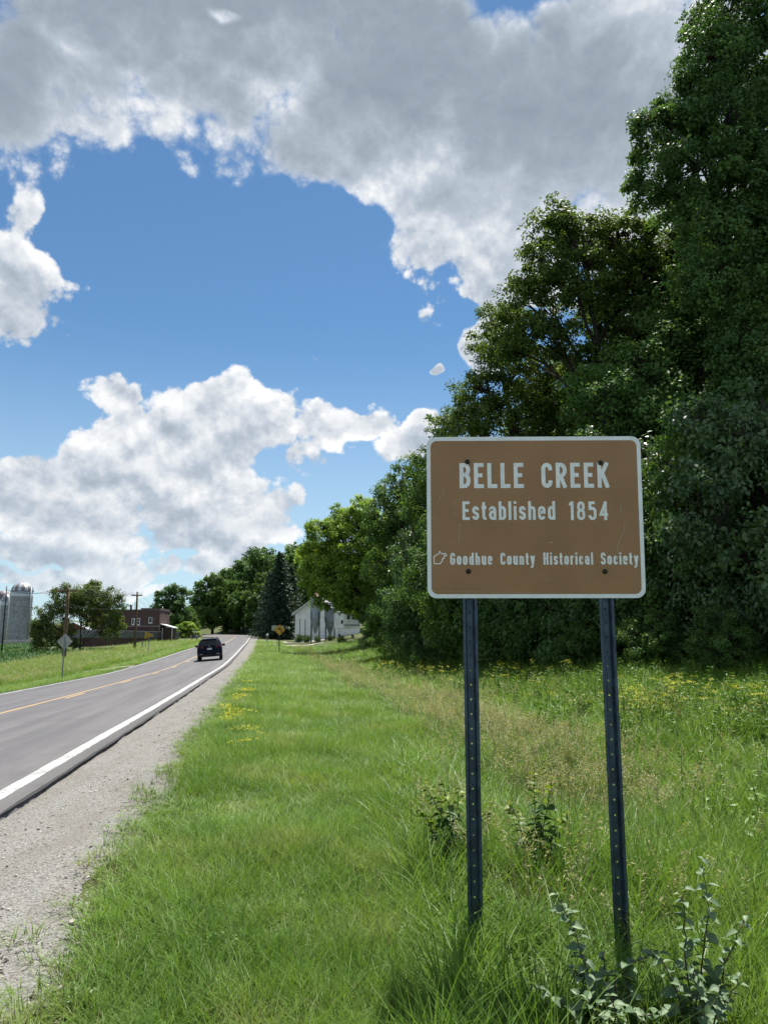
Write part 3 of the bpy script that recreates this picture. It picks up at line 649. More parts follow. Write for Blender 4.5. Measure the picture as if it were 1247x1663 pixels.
# ------------------------------------------------------------------ vehicles
M_NAVY = material('navy_car_paint', (.003, .006, .020), .35, .0, .10, var=.02); M_NAVY.node_tree.nodes['Principled BSDF'].inputs['Coat Weight'].default_value = .06
M_GLASS = material('tinted_glass', (.012, .016, .022), .08, 0, .4, var=.02)
M_TYRE = material('tyre_rubber', (.014, .014, .014), .8); M_RIM = material('alloy_rim', (.35, .36, .38), .3, .8)
M_RED = material('red_lamp_plastic', (.30, .008, .014), .2, spec=.6, var=.02); M_PLATE = material('white_plate', (.62, .64, .66), .5, var=.02)
M_TRIM = material('black_trim', (.014, .014, .016), .55); M_WHITEPAINT = material('weathered_white_paint', (.66, .68, .70), .6, var=.12, nscale=1.6)
def wheel(parent, loc, R, w, M1=None):
    t = MB().lathe([(R*.62, -w/2), (R*.93, -w/2), (R, -w*.32), (R, w*.32), (R*.93, w/2), (R*.62, w/2)], 22).build('wheel', M_TYRE, parent, True)
    t.location = loc; t.rotation_euler = (0, math.pi/2, 0)
    r = MB().lathe([(R*.63, w*.46), (R*.56, w*.36), (R*.2, w*.40), (0, w*.43)], 22)
    r.lathe([(R*.63, -w*.46), (R*.56, -w*.36), (R*.2, -w*.40), (0, -w*.43)], 22); r.build('rim', M1 or M_RIM, t, True)
    return t
def suv():
    x, y, z = onroad(61.0, 1.85); b = math.atan(float(np.interp(57, S, RB))); th = float(np.interp(61, S, TH))
    root = thing('parked_car', None, None, (float(x), float(y), float(z)+.002), th); root.name = 'car'
    tag(root, 'dark navy SUV with red tail lamps driving away in the right lane', 'car'); root.rotation_euler = (math.atan(.016), -b, th+.045); root.scale = (.97, .97, .97)
    # stations: y, half width, bottom, belt, top, half width at the top
    ST = [(-2.36,.84,.44,.70,.72,.80),(-2.30,.91,.36,.80,.84,.84),(-2.25,.935,.33,1.00,1.06,.80),(-2.16,.945,.31,1.06,1.20,.745),(-1.98,.95,.30,1.08,1.52,.655),(-1.80,.955,.30,1.08,1.655,.62),(-1.2,.955,.30,1.07,1.70,.625),(-.2,.955,.30,1.05,1.71,.63),(.45,.955,.30,1.03,1.66,.63),(.85,.95,.30,1.01,1.44,.66),(1.25,.945,.30,1.00,1.13,.74),(1.9,.93,.32,.92,1.02,.70),(2.25,.86,.36,.74,.84,.62),(2.40,.72,.44,.60,.66,.52)]
    mb = MB(); rows = []
    for (yy, w, zb, bl, zt, wt) in ST:
        half = [(.82*w, zb), (.97*w, zb+.09), (w, zb+.24 if zb+.24 < bl-.05 else (zb+bl)/2), (.99*w, bl-.12 if bl-.12 > zb+.24 else bl-.04), (.955*w, bl), (wt+.02, zt-.05), (wt-.08, zt-.008), (wt*.45, zt+.012)]
        rows.append([(-u, yy, v) for u, v in half][::1]+[(u, yy, v) for u, v in half[::-1]])
    k = len(rows[0]); vs = [v for r in rows for v in r]; fs = []
    for i in range(len(rows)-1):
        for j in range(k): fs.append((i*k+j, i*k+(j+1) % k, (i+1)*k+(j+1) % k, (i+1)*k+j))
    fs += [tuple(range(k)), tuple((len(rows)-1)*k+j for j in range(k))[::-1]]
    mb.add(vs, fs); body = mb.build('body', M_NAVY, root, True); s = body.modifiers.new('smooth', 'SUBSURF'); s.levels = 1; s.render_levels = 1
    def slab(name, q, n, mat, par=root, t=.012):
        n = Vector(n).normalized(); vs = [Vector(v)+n*.012 for v in q]+[Vector(v)-n*t for v in q]; c = len(q)
        return MB().add(vs, [tuple(range(c)), tuple(range(2*c-1, c-1, -1))]+[(i, i+c, (i+1) % c+c, (i+1) % c) for i in range(c)]).build(name, mat, par)
    rw = slab('rear_window', [(-.70, -2.215, 1.14), (.70, -2.215, 1.14), (.60, -1.985, 1.52), (.52, -1.955, 1.575), (-.52, -1.955, 1.575), (-.60, -1.985, 1.52)], (0, -.9, .45), M_GLASS)
    slab('wiper', [(-.02, -2.235, 1.15), (.3, -2.225, 1.165), (.3, -2.22, 1.18), (-.02, -2.23, 1.17)], (0, -.9, .4), M_TRIM, rw)
    sp = MB().box(-.60, .60, -2.05, -1.75, 1.635, 1.665); bevel(sp.build('spoiler', M_NAVY, root), .012)
    for s_ in (-1, 1):
        bevel(MB().add([(s_*.50, -2.285, 1.00), (s_*.93, -2.20, 1.00), (s_*.93, -2.14, 1.13), (s_*.50, -2.235, 1.11), (s_*.50, -2.20, 1.00), (s_*.955, -1.98, 1.00), (s_*.95, -1.98, 1.12), (s_*.50, -2.16, 1.11)], [(0,1,2,3),(4,7,6,5),(0,4,5,1),(3,2,6,7),(1,5,6,2),(0,3,7,4)]).build('tail_lamp', M_RED, root), .008)
        MB().box(s_*.62-.12, s_*.62+.12, -2.355, -2.30, .52, .56).build('reflector', material('pale_reflector', (.5, .42, .4), .3), root)
        mi = MB().box(s_*1.06-.11, s_*1.06+.11, .52, .66, 1.02, 1.20); bevel(mi.build('mirror', M_TRIM, root), .04)
        MB().tube([(s_*.92, .6, 1.06), (s_*1.0, .6, 1.07)], .03, 6).build('mirror_arm', M_TRIM, root)
        for y0, y1, in ((-1.75, -1.0), (-.95, -.1), (-.05, .72)):
            tp = 1.60 if y1 < .5 else 1.50; slab('side_window', [(s_*.935, y0, 1.10), (s_*.925, y1, 1.08), (s_*.685, y1-.06 if y1 < .5 else y1-.35, tp), (s_*.685, y0+.05, 1.60)], (s_*.9, 0, .45), M_GLASS)
        MB().tube([(s_*.55, -1.7, 1.72), (s_*.55, -1.5, 1.745), (s_*.55, .1, 1.75), (s_*.55, .3, 1.72)], .018, 6).build('roof_rail', M_TRIM, root)
        for yy in (-1.45, 1.42): wheel(root, (s_*.82, yy, .35), .355, .24)
    bevel(MB().box(-.86, .86, -2.40, -2.24, .40, .50).build('bumper_trim', M_TRIM, root), .02)
    MB().box(-.17, .17, -2.325, -2.29, .86, .98).build('licence_plate', M_PLATE, root)
    MB().lathe([(0, .014), (.05, .012), (.06, 0)], 12, (0, 0, 0)).build('badge', M_RIM, root).matrix_local = Matrix.Translation((0, -2.275, 1.08)) @ Matrix.Scale(.6, 4) @ Matrix.Rotation(math.pi/2, 4, 'X')
suv()
def tractor():
    x, y, z = spot(316, 178, 1037); z += .1
    t = thing('tractor', 'small dark tractor with a pale canopy standing in the gravel lot', 'tractor', (x, y, z), math.radians(180+6))
    M_DK = material('dark_tractor_paint', (.012, .014, .03), .4)
    bevel(MB().prism([(-.30, .45), (.30, .45), (.30, .95), (.2, 1.08), (-.2, 1.08), (-.30, .95)], 'y', .1, 1.5).build('hood', M_DK, t), .03)
    bevel(MB().box(-.42, .42, -.9, .15, .4, .72).build('platform', M_DK, t), .03)
    bevel(MB().box(-.25, .25, -.75, -.25, .72, .86).build('seat', M_TRIM, t), .04); bevel(MB().box(-.25, .25, -.85, -.75, .8, 1.25).build('backrest', M_TRIM, t), .04)
    for s_ in (-1, 1):
        wheel(t, (s_*.56, -.6, .56), .56, .32); wheel(t, (s_*.48, 1.15, .34), .34, .2)
        MB().prism([(-1.2, .9), (-1.0, 1.16), (-.3, 1.2), (.05, .85), (.05, .8), (-.32, 1.14), (-1.0, 1.1), (-1.15, .88)], 'x', s_*.56-.2, s_*.56+.2).build('fender', M_DK, t)
        MB().tube([(s_*.36, -.85, .7), (s_*.36, -.8, 2.0)], .035, 6).build('canopy_post', M_WHITEPAINT, t)
    bevel(MB().box(-.5, .5, -1.05, .35, 2.0, 2.07).build('canopy', M_WHITEPAINT, t), .02)
    MB().tube([(0, .2, 1.0), (0, -.1, 1.2)], .02, 6).build('steering_column', M_TRIM, t); MB().tube([(.12, .9, 1.05), (.12, .9, 1.5)], .03, 6).build('exhaust', M_TRIM, t)
tractor()

# ------------------------------------------------------------------ the brick store
def brick_material():
    m = bpy.data.materials.new('dark_red_brick'); m.use_nodes = True; t = NT(m.node_tree); bs = m.node_tree.nodes['Principled BSDF']; tc = t.new('ShaderNodeTexCoord')
    g = t.new('ShaderNodeNewGeometry'); sx = t.new('ShaderNodeSeparateXYZ', {0: tc.outputs['Object']})
    v = t.new('ShaderNodeCombineXYZ', {0: t.m('ADD', sx.outputs[0], sx.outputs[1]), 1: sx.outputs[2]}).outputs[0]
    b = t.new('ShaderNodeTexBrick', {'Vector': v, 'Color1': (.075, .03, .027, 1), 'Color2': (.05, .023, .022, 1), 'Mortar': (.09, .07, .065, 1), 'Scale': 1.0, 'Mortar Size': .012, 'Brick Width': .22, 'Row Height': .075})
    n = t.new('ShaderNodeTexNoise', {'Vector': tc.outputs['Object'], 'Scale': .9, 'Detail': 5.0}).outputs[0]
    t.l.new(t.mix(t.mr(n, .4, .7, 0, .4), b.outputs[0], (.035, .02, .02)), bs.inputs['Base Color']); bs.inputs['Roughness'].default_value = .9
    return m
M_BRICK = brick_material(); M_GREYTRIM = material('grey_metal_fascia', (.15, .16, .18), .5, .2, var=.15, nscale=.8); M_FRAME = material('white_window_frame', (.62, .64, .66), .5, var=.04); M_ROOFDARK = material('dark_roofing', (.05, .05, .055), .8)
def window(par, x0, x1, z0, z1, y=0.0, bars=True):
    """a window in a wall whose outside faces -y"""
    f = MB(); w = .09
    for b in ((x0-w, x1+w, z1, z1+w), (x0-w, x1+w, z0-w, z0), (x0-w, x0, z0, z1), (x1, x1+w, z0, z1)): f.box(b[0], b[1], y-.05, y+.04, b[2], b[3])
    if bars: f.box(x0, x1, y-.03, y+.03, (z0+z1)/2-.03, (z0+z1)/2+.03); f.box((x0+x1)/2-.02, (x0+x1)/2+.02, y-.025, y+.025, z0, z1)
    o = f.build('window', M_FRAME, par); MB().box(x0, x1, y-.012, y-.002, z0, z1).build('pane', M_GLASS, o); MB().box(x0-.15, x1+.15, y-.12, y+.04, z0-.17, z0-w).build('sill', M_FRAME, o)
    return o
def store():
    A = Vector((-47.1, 128.0)); B = Vector((-41.8, 160.0)); u = (B-A).normalized(); L = (B-A).length
    zb = min(zat(A.x, A.y), zat(B.x, B.y))
    root = thing('brick_building', 'dark red brick store with two-storey block and long low grey-fascia wing', 'building', (A.x, A.y, zb), math.atan2(u.y, u.x))
    # local frame: x along the low wing, -y towards the road
    zR = pix(289, 1047, 160)[2]-zb
    w = MB().box(0, L, 0, 4.5, -1.5, zR+1.25); w.build('wall', M_BRICK, root)
    bevel(MB().box(-.12, L+.12, -.14, 4.6, zR+1.25, zR+2.45).build('fascia', M_GREYTRIM, root), .04); MB().box(-.2, L+.2, -.22, 4.7, zR+2.45, zR+2.56).build('coping', material('pale_coping', (.3, .31, .33), .5), root)
    for k in range(9): MB().box(1.5+k*4.5, 1.58+k*4.5, -.165, -.14, zR+1.26, zR+2.44).build('fascia_seam', M_ROOFDARK, root)
    for k in (.12, .30, .5): MB().box(L*k, L*k+.08, -.10, 0, -.6, zR+1.25).build('downpipe', M_GREYTRIM, root)
    # two-storey block, facing the photographer
    bx0, bx1, D = pix(150, 1000, 150)[0], pix(258.5, 1000, 150)[0], 150.0
    top = pix(240, 991, 150)[2]; bb = thing('block', None, None); bb.name = 'upper_block'; bb.parent = root
    bb.matrix_parent_inverse = root.matrix_basis.inverted() if False else Matrix(); bpy.context.view_layer.update()
    bb.matrix_world = Matrix.Translation((bx0, D, zb)) @ Matrix.Rotation(math.radians(2.5), 4, 'Z')
    W = bx1-bx0; Ht = top-zb
    X = lambda px: pix(px, 1000, D)[0]-bx0
    Z = lambda py: pix(240, py, D)[2]-zb
    MB().box(0, W, 0, 8.5, -1, Ht).build('wall', M_BRICK, bb)
    MB().box(-.08, W+.08, -.08, 8.6, Ht, Ht+.16).build('coping', material('dark_coping', (.11, .09, .09), .7), bb); MB().box(W-3.6, W+.06, -.06, 8.55, Ht+.16, Ht+.42).build('parapet', M_BRICK, bb)
    MB().box(0, W, -.07, 0, Z(1017.6), Z(1016.2)).build('band_course', material('pale_band', (.26, .22, .21), .8), bb)
    window(bb, X(219), X(226.6), Z(1014), Z(1004.6)); window(bb, X(214.8), X(217.6), Z(1013.5), Z(1005), bars=False); window(bb, X(242), X(246.3), Z(1011), Z(1003.2), bars=False); window(bb, X(174), X(178.5), Z(1015), Z(1007), bars=False)
    for k in (219, 245): MB().box(X(k)-.1, X(k)+.8, -.05, 0, Z(1028), Z(1021)).build('blocked_opening', material('old_brick_infill', (.12, .075, .06), .9), bb)
    MB().tube([(X(207), 2, Ht-.2), (X(207), 2, Ht+1.0)], .22, 10).build('flue', material('rusty_flue', (.17, .10, .09), .6, .3), bb, True); MB().lathe([(0, 1.35), (.3, 1.12), (.3, 1.02), (.22, 1.0)], 10, (X(207), 2, Ht)).build('flue_cap', M_GREYTRIM, bb)
    MB().tube([(X(210.5), 3, Ht), (X(210.5), 3, Ht+1.9)], .03, 5).build('aerial', M_GREYTRIM, bb)
    # lean-to porch on its right side
    pr = MB().add([(W, 1, Z(1012.8)), (W+2.35, 1, Z(1018.5)), (W+2.35, 6, Z(1018.5)), (W, 6, Z(1012.8)), (W, 1, Z(1014)), (W+2.35, 1, Z(1019.8)), (W+2.35, 6, Z(1019.8)), (W, 6, Z(1014))], [(0,1,2,3),(4,7,6,5),(0,4,5,1),(1,5,6,2),(2,6,7,3),(0,3,7,4)])
    pr.build('porch_roof', M_FRAME, bb); MB().box(W, W+2.0, 1.6, 5.5, -.5, Z(1019)).build('porch_wall', M_BRICK, bb)
    for xx in (W+.35, W+2.2): MB().box(xx, xx+.1, 1.05, 1.15, -.5, Z(1019)).build('porch_post', M_FRAME, bb)
    # its pieces are parts of the building itself
    bpy.context.view_layer.update(); K = root.matrix_world.inverted() @ bb.matrix_world
    for ch in list(bb.children): m_ = K @ ch.matrix_local; ch.parent = root; ch.matrix_parent_inverse = Matrix(); ch.matrix_local = m_
    bpy.data.objects.remove(bb)
store()

# ------------------------------------------------------------------ silos
M_STAVE = material('blue_grey_silo_staves', (.30, .33, .38), .7, .1, var=.14, nscale=1.2); M_DOME_A = material('bright_dome_sheet', (.52, .56, .60), .4, .5); M_DOME_B = material('dull_dome_sheet', (.20, .19, .20), .6, .3); M_CONC = material('pale_concrete', (.42, .42, .42), .85, bump=.2)
def silo(px0, px1, top, eave, base, D, label, chute=True, rust=None):
    pc = (px0+px1)/2; x, y, _ = spot(pc, D, base); r = (px1-px0)/2*D/1277; z0 = zat(x, y); ze = pix(pc, eave, D)[2]-z0; zt = pix(pc, top, D)[2]-z0
    t = thing('silo', label, 'silo', (x, y, z0))
    MB().lathe([(r, -.8), (r, ze)], 40).build('wall', M_STAVE, t, True)
    cp_ = MB().lathe([(r*1.008, ze-(zt-ze)*.62), (r*1.012, ze+.02), (r*.9, ze+.02)], 40); cp_.build('chute_band', M_DOME_A, t, True)
    pr = [(r*1.05*math.cos(a), ze+(zt-ze)*math.sin(a)) for a in np.linspace(0, math.pi/2*.985, 9)]
    MB().lathe(pr, 40, alt=2).build('dome', [M_DOME_A, M_DOME_B] if rust is None else rust, t, True)
    nh = 15
    for k in range(nh):
        zz = .6+(ze*.86-.6)*(k/(nh-1))**.9; MB().lathe([(r*1.004, zz-.035), (r*1.014, zz), (r*1.004, zz+.035)], 40).build('hoop', M_STAVE if k % 7 else M_GALV, t, True)
    if chute: MB().tube([(-r*1.0, -r*.35, 0), (-r*1.0, -r*.35, ze)], r*.10, 10).build('chute', M_WHITEPAINT, t, True); MB().tube([(r*.98, -r*.3, ze*.1), (r*.98, -r*.3, ze*1.08)], r*.07, 8).build('ladder_cage', M_GALV, t, True)
    return t
silo(14, 47, 945.5, 960, 1049, 232, 'tall blue-grey silo with a striped dome, tallest of the three')
silo(-2, 13.5, 965, 976, 1049, 246, 'lower silo with a striped dome partly behind the tallest silo')
silo(-12, 11, 959, 972, 1049, 262, 'silo with a dull rusty dome behind the other two', False, [M_DOME_B, material('purple_rust_dome', (.16, .13, .16), .6, .2)])
x, y, z = spot(30, 222, 1050)
t = thing('farm_wall', 'low pale concrete wall at the foot of the silos', 'wall', (x, y, z)); 
for k in range(6): bevel(MB().box(-4+k*1.6, -4+k*1.6+1.54, -.2, .2, -.4, 1.0+.12*(k % 2)).build('panel', M_CONC, t), .03)
for k in range(5): MB().box(-3.2+k*1.6, -3.05+k*1.6, -.25, -.2, -.2, 1.5).build('post', M_CONC, t)
t = thing('farm_shed', 'small reddish shed half hidden behind the left tree', 'shed', spot(118, 150, 1045), .2)
M_BARNRED = material('faded_red_boards', (.22, .07, .05), .8); zz = 0
MB().box(-3, 3, 0, 5, -.5, 2.6).build('wall', M_BARNRED, t); MB().prism([(-3.4, 2.5), (0, 4.1), (3.4, 2.5), (3.4, 2.65), (0, 4.27), (-3.4, 2.65)], 'y', -.4, 5.4).build('roof', M_GALV, t); MB().prism([(-3, 2.6), (3, 2.6), (0, 4.05)], 'y', 0, .1).build('gable', M_BARNRED, t); window(t, -.5, .5, 1.0, 2.0, 0)

# ------------------------------------------------------------------ white barn, feed bins, camper
M_BARN = material('chalky_white_boards', (.82, .84, .86), .75, var=.06, nscale=2.0); M_SHINGLE = material('grey_barn_roof', (.30, .30, .31), .7, var=.2, nscale=3); M_BIN = material('blue_grey_bin_sheet', (.17, .20, .24), .5, .2, var=.16, nscale=1.5); M_RUST = material('rusty_bin_roof', (.36, .24, .19), .6, .3, var=.2)
def barn():
    D = 131.0; xl = pix(479, 1037, D)[0]; xr = xl+7.2; zg = min(zat(xl, D), zat(xr, D)); ze = pix(479, 996, D)[2]; zt = ze+2.75; xm = (xl+xr)/2
    t = thing('barn', 'old white board barn with a grey gable roof behind the feed bins', 'barn', (xl, D, zg), math.radians(-3)); H = ze-zg; P = zt-zg; W = xr-xl
    MB().prism([(0, -.6), (W, -.6), (W, H), (W/2, P), (0, H)], 'y', .08, 14).build('wall', M_BARN, t)
    n = 17
    for k in range(n):
        x0 = W*k/n; x1 = W*(k+1)/n-.05; f = lambda x: H+(P-H)*(1-abs(x-W/2)/(W/2)); lo = -.5+.12*math.sin(k*2.4)
        MB().prism([(x0, lo), (x1, lo), (x1, f(x1)-.05), (x0, f(x0)-.05)], 'y', -.012*(k % 3), .08).build('board', M_BARN, t)
    for s_ in (0, 1):
        f = (lambda x: x) if s_ == 0 else (lambda x: W-x)
        a, b = f(-.55), f(W/2); za, zb2 = H-.42*(P-H)/(W/2)*1.0, P+.05
        MB().add([(a, -.6, za), (b, -.6, zb2), (b, 14.5, zb2), (a, 14.5, za), (a, -.6, za+.16), (b, -.6, zb2+.16), (b, 14.5, zb2+.16), (a, 14.5, za+.16)], [(0,1,2,3),(4,7,6,5),(0,4,5,1),(1,5,6,2),(2,6,7,3),(0,3,7,4)]).build('roof', M_SHINGLE, t)
        MB().add([(a, -.66, za-.10), (b, -.66, zb2-.10), (b, -.66, zb2+.14), (a, -.66, za+.14), (a, -.61, za-.10), (b, -.61, zb2-.10), (b, -.61, zb2+.14), (a, -.61, za+.14)], [(0,1,2,3),(4,7,6,5),(0,4,5,1),(1,5,6,2),(2,6,7,3),(0,3,7,4)]).build('bargeboard', M_FRAME, t)
    for x0 in (.75, 1.65): MB().box(x0, x0+.10, -.05, -.03, -.3, H*.8).build('door_gap', M_TRIM, t)
    MB().box(W, W+3.2, .6, 6, -.6, H*.62).build('lean_to_wall', M_BARN, t); MB().add([(W, .3, H*.86), (W+3.6, .3, H*.60), (W+3.6, 6.3, H*.60), (W, 6.3, H*.86), (W, .3, H*.86+.12), (W+3.6, .3, H*.60+.12), (W+3.6, 6.3, H*.60+.12), (W, 6.3, H*.86+.12)], [(0,1,2,3),(4,7,6,5),(0,4,5,1),(1,5,6,2),(2,6,7,3),(0,3,7,4)]).build('lean_to_roof', M_SHINGLE, t)
barn()
M_BIN2 = material('pale_blue_bin_sheet', (.30, .35, .42), .45, .2, var=.1, nscale=1.5)
def feed_bin(px0, px1, top, eave, knee, foot, D, label, roof, skin=None):
    skin = skin or M_BIN
    pc = (px0+px1)/2; x, y, z0 = spot(pc, D, foot); r = (px1-px0)/2*D/1277; Zp = lambda py: pix(pc, py, D)[2]-z0
    t = thing('feed_bin', label, 'feed bin', (x, y, z0)); ze, zk, zt, zf = Zp(eave), Zp(knee), Zp(top), max(Zp(foot), .3)
    MB().lathe([(r, zk), (r, ze)], 28).build('drum', skin, t, True); MB().lathe([(.16, zf), (r, zk)], 28).build('hopper', skin, t, True); MB().lathe([(r*1.04, ze-.04), (r*.25, zt-.1), (r*.22, zt), (0, zt+.03)], 28).build('roof', roof, t, True)
    for k in range(3): MB().lathe([(r*1.003, zk+(ze-zk)*(k+.5)/3-.03), (r*1.015, zk+(ze-zk)*(k+.5)/3), (r*1.003, zk+(ze-zk)*(k+.5)/3+.03)], 28).build('rib', skin, t, True)
    for k in range(4):
        a = math.pi/4+k*math.pi/2; MB().tube([(r*1.06*math.cos(a), r*1.06*math.sin(a), -.3), (r*1.06*math.cos(a), r*1.06*math.sin(a), zk+(ze-zk)*.3)], .06, 5).build('leg', M_DARKPOST, t)
        b = a+math.pi/2; MB().tube([(r*1.06*math.cos(a), r*1.06*math.sin(a), .2), (r*1.06*math.cos(b), r*1.06*math.sin(b), zk*.7)], .03, 4).build('brace', M_GALV, t)
feed_bin(503.5, 520.5, 962, 970, 1004, 1029, 120, 'tall blue-grey feed bin with rusty cone roof against the barn', M_RUST, M_BIN2)
feed_bin(526.5, 545.5, 978, 987, 1008, 1031, 119, 'shorter dark feed bin with steep hopper beside the tall bin', M_BIN)
def camper():
    D = 112.0; x, y, z = spot(571, D, 1022); t = thing('camper', 'small white camper with two dark windows half hidden by shrubs', 'camper', (x, y, z), math.radians(24)); Zp = lambda py: pix(571, py, D)[2]-z
    zt, zb = Zp(990), max(Zp(1020), .5)
    bevel(MB().prism([(-1.15, zb), (1.15, zb), (1.15, zt-.35), (.95, zt), (-.85, zt), (-1.15, zt-.3)], 'y', 0, 4.2).build('body', M_WHITEPAINT, t), .05, 3)
    for x0, x1 in ((-.75, -.3), (.0, .5)):
        f = MB().box(x0-.07, x1+.07, -.04, .02, zb+(zt-zb)*.42, zb+(zt-zb)*.86).build('window', M_FRAME, t); MB().box(x0, x1, -.055, -.04, zb+(zt-zb)*.47, zb+(zt-zb)*.81).build('pane', M_GLASS, f)
    for k in range(5): MB().tube([(-.9+k*.42, .2, zt-.02), (-.9+k*.42, 4.0, zt-.02)], .09, 7).build('roof_rib', M_WHITEPAINT, t)
    MB().box(-1.2, 1.2, -.03, .0, zb+.35, zb+.5).build('stripe', M_GREYTRIM, t)
    for s_ in (-1, 1): wheel(t, (s_*1.05, 2.2, .33), .33, .2)
    MB().tube([(0, 0, .45), (-.2, -1.1, .42)], .05, 6).build('drawbar', M_DARKPOST, t); MB().box(-1.55, -1.3, .1, .2, zb+.6, zb+1.1).build('mirror', M_TRIM, t); MB().tube([(-1.5, .1, zb+.8), (-1.1, .15, zb+1.0)], .03, 5).build('mirror_arm', M_TRIM, t)
camper()
x, y, z = spot(434, 125, 1034)
t = thing('mailbox', 'pale mailbox on a post at the barn entrance', 'mailbox', (x, y, z)); MB().box(-.08, .08, -.08, .08, -.3, 1.0).build('post', M_GREYWOOD, t)
bevel(MB().prism([(-.14, 1.0), (.14, 1.0), (.14, 1.22), (.08, 1.33), (-.08, 1.33), (-.14, 1.22)], 'y', -.3, .3).build('box', M_WHITEPAINT, t), .01)

# ------------------------------------------------------------------ trees
def tubes_np(paths, n=5):
    V = []; F = []; o = 0
    for pts, rad in paths:
        pts = np.asarray(pts, float); k = len(pts); t = np.gradient(pts, axis=0); t /= np.linalg.norm(t, axis=1, keepdims=True)+1e-9
        ref = np.where(np.abs(t[:, 2:3]) < .9, [[0, 0, 1.]], [[1., 0, 0]]); a = np.cross(t, ref); a /= np.linalg.norm(a, axis=1, keepdims=True)+1e-9; b = np.cross(t, a)
        an = np.arange(n)*2*np.pi/n; ring = a[:, None, :]*np.cos(an)[None, :, None]+b[:, None, :]*np.sin(an)[None, :, None]
        V.append((pts[:, None, :]+ring*np.asarray(rad)[:, None, None]).reshape(-1, 3))
        i, j = np.meshgrid(np.arange(k-1), np.arange(n), indexing='ij'); i = i.ravel(); j = j.ravel(); j2 = (j+1) % n
        F.append(np.stack([o+i*n+j, o+i*n+j2, o+(i+1)*n+j2, o+(i+1)*n+j], 1)); o += k*n
    return np.concatenate(V), np.concatenate(F)
def unit(v): return v/(np.linalg.norm(v, axis=-1, keepdims=True)+1e-9)
def leaf_cloud(rng, C, R, per, L, W, out, tint0, flat=.75, up=.45, droop=.25):
    """leaves round clump centres C with radii R"""
    n = len(C)*per; ci = np.repeat(np.arange(len(C)), per)
    g = unit(rng.normal(size=(n, 3)))*(rng.random((n, 1))**.45); g[:, 2] *= flat
    P = C[ci]+g*R[ci][:, None]
    N = unit(out[ci]*.45+g*.5+np.array([0, 0, up])+rng.normal(size=(n, 3))*.55)
    A = unit(np.cross(N, rng.normal(size=(n, 3)))+np.array([0, 0, -droop])); B = unit(np.cross(N, A)); N = np.cross(A, B)
    cs = rng.uniform(.72, 1.32, len(C))[ci][:, None]; l = L*cs*rng.uniform(.65, 1.3, (n, 1)); w = W*cs*rng.uniform(.7, 1.25, (n, 1))
    V = np.stack([P, P+A*l*.45+B*w*.5+N*w*.16, P+A*l, P+A*l*.45-B*w*.5+N*w*.16], 1).reshape(-1, 3)
    F = np.arange(n*4).reshape(-1, 4)
    tn = np.clip(tint0[ci]+rng.normal(size=n)*.16, 0, 1)
    return V, F, np.repeat(tn, 4)
M_BARK = material('grey_brown_bark', (.040, .034, .028), .9, var=.25, nscale=5, bump=.8, bscale=14)
LEAF = {
 'deep': leaf_material('deep_green_leaf', (0.051, 0.108, 0.038), (0.130, 0.237, 0.070), .38),
 'mid': leaf_material('mid_green_leaf', (0.058, 0.120, 0.032), (0.147, 0.253, 0.067), .40),
 'bright': leaf_material('bright_green_leaf', (0.134, 0.239, 0.042), (0.345, 0.478, 0.090), .48),
 'blue': leaf_material('bluish_shrub_leaf', (.056, .112, .048), (.135, .225, .090), .34, rough=.4, spec=.5),
 'willow': leaf_material('grey_green_leaf', (0.072, 0.110, 0.037), (0.176, 0.231, 0.077), .42),
 'olive': leaf_material('olive_green_leaf', (0.060, 0.105, 0.026), (0.172, 0.247, 0.060), .42),
 'fresh': leaf_material('fresh_green_leaf', (0.067, 0.145, 0.045), (0.171, 0.305, 0.089), .42),
 'needle': leaf_material('spruce_needle', (.024, .052, .034), (.058, .100, .058), .18),
}
LEAFY = 2.6
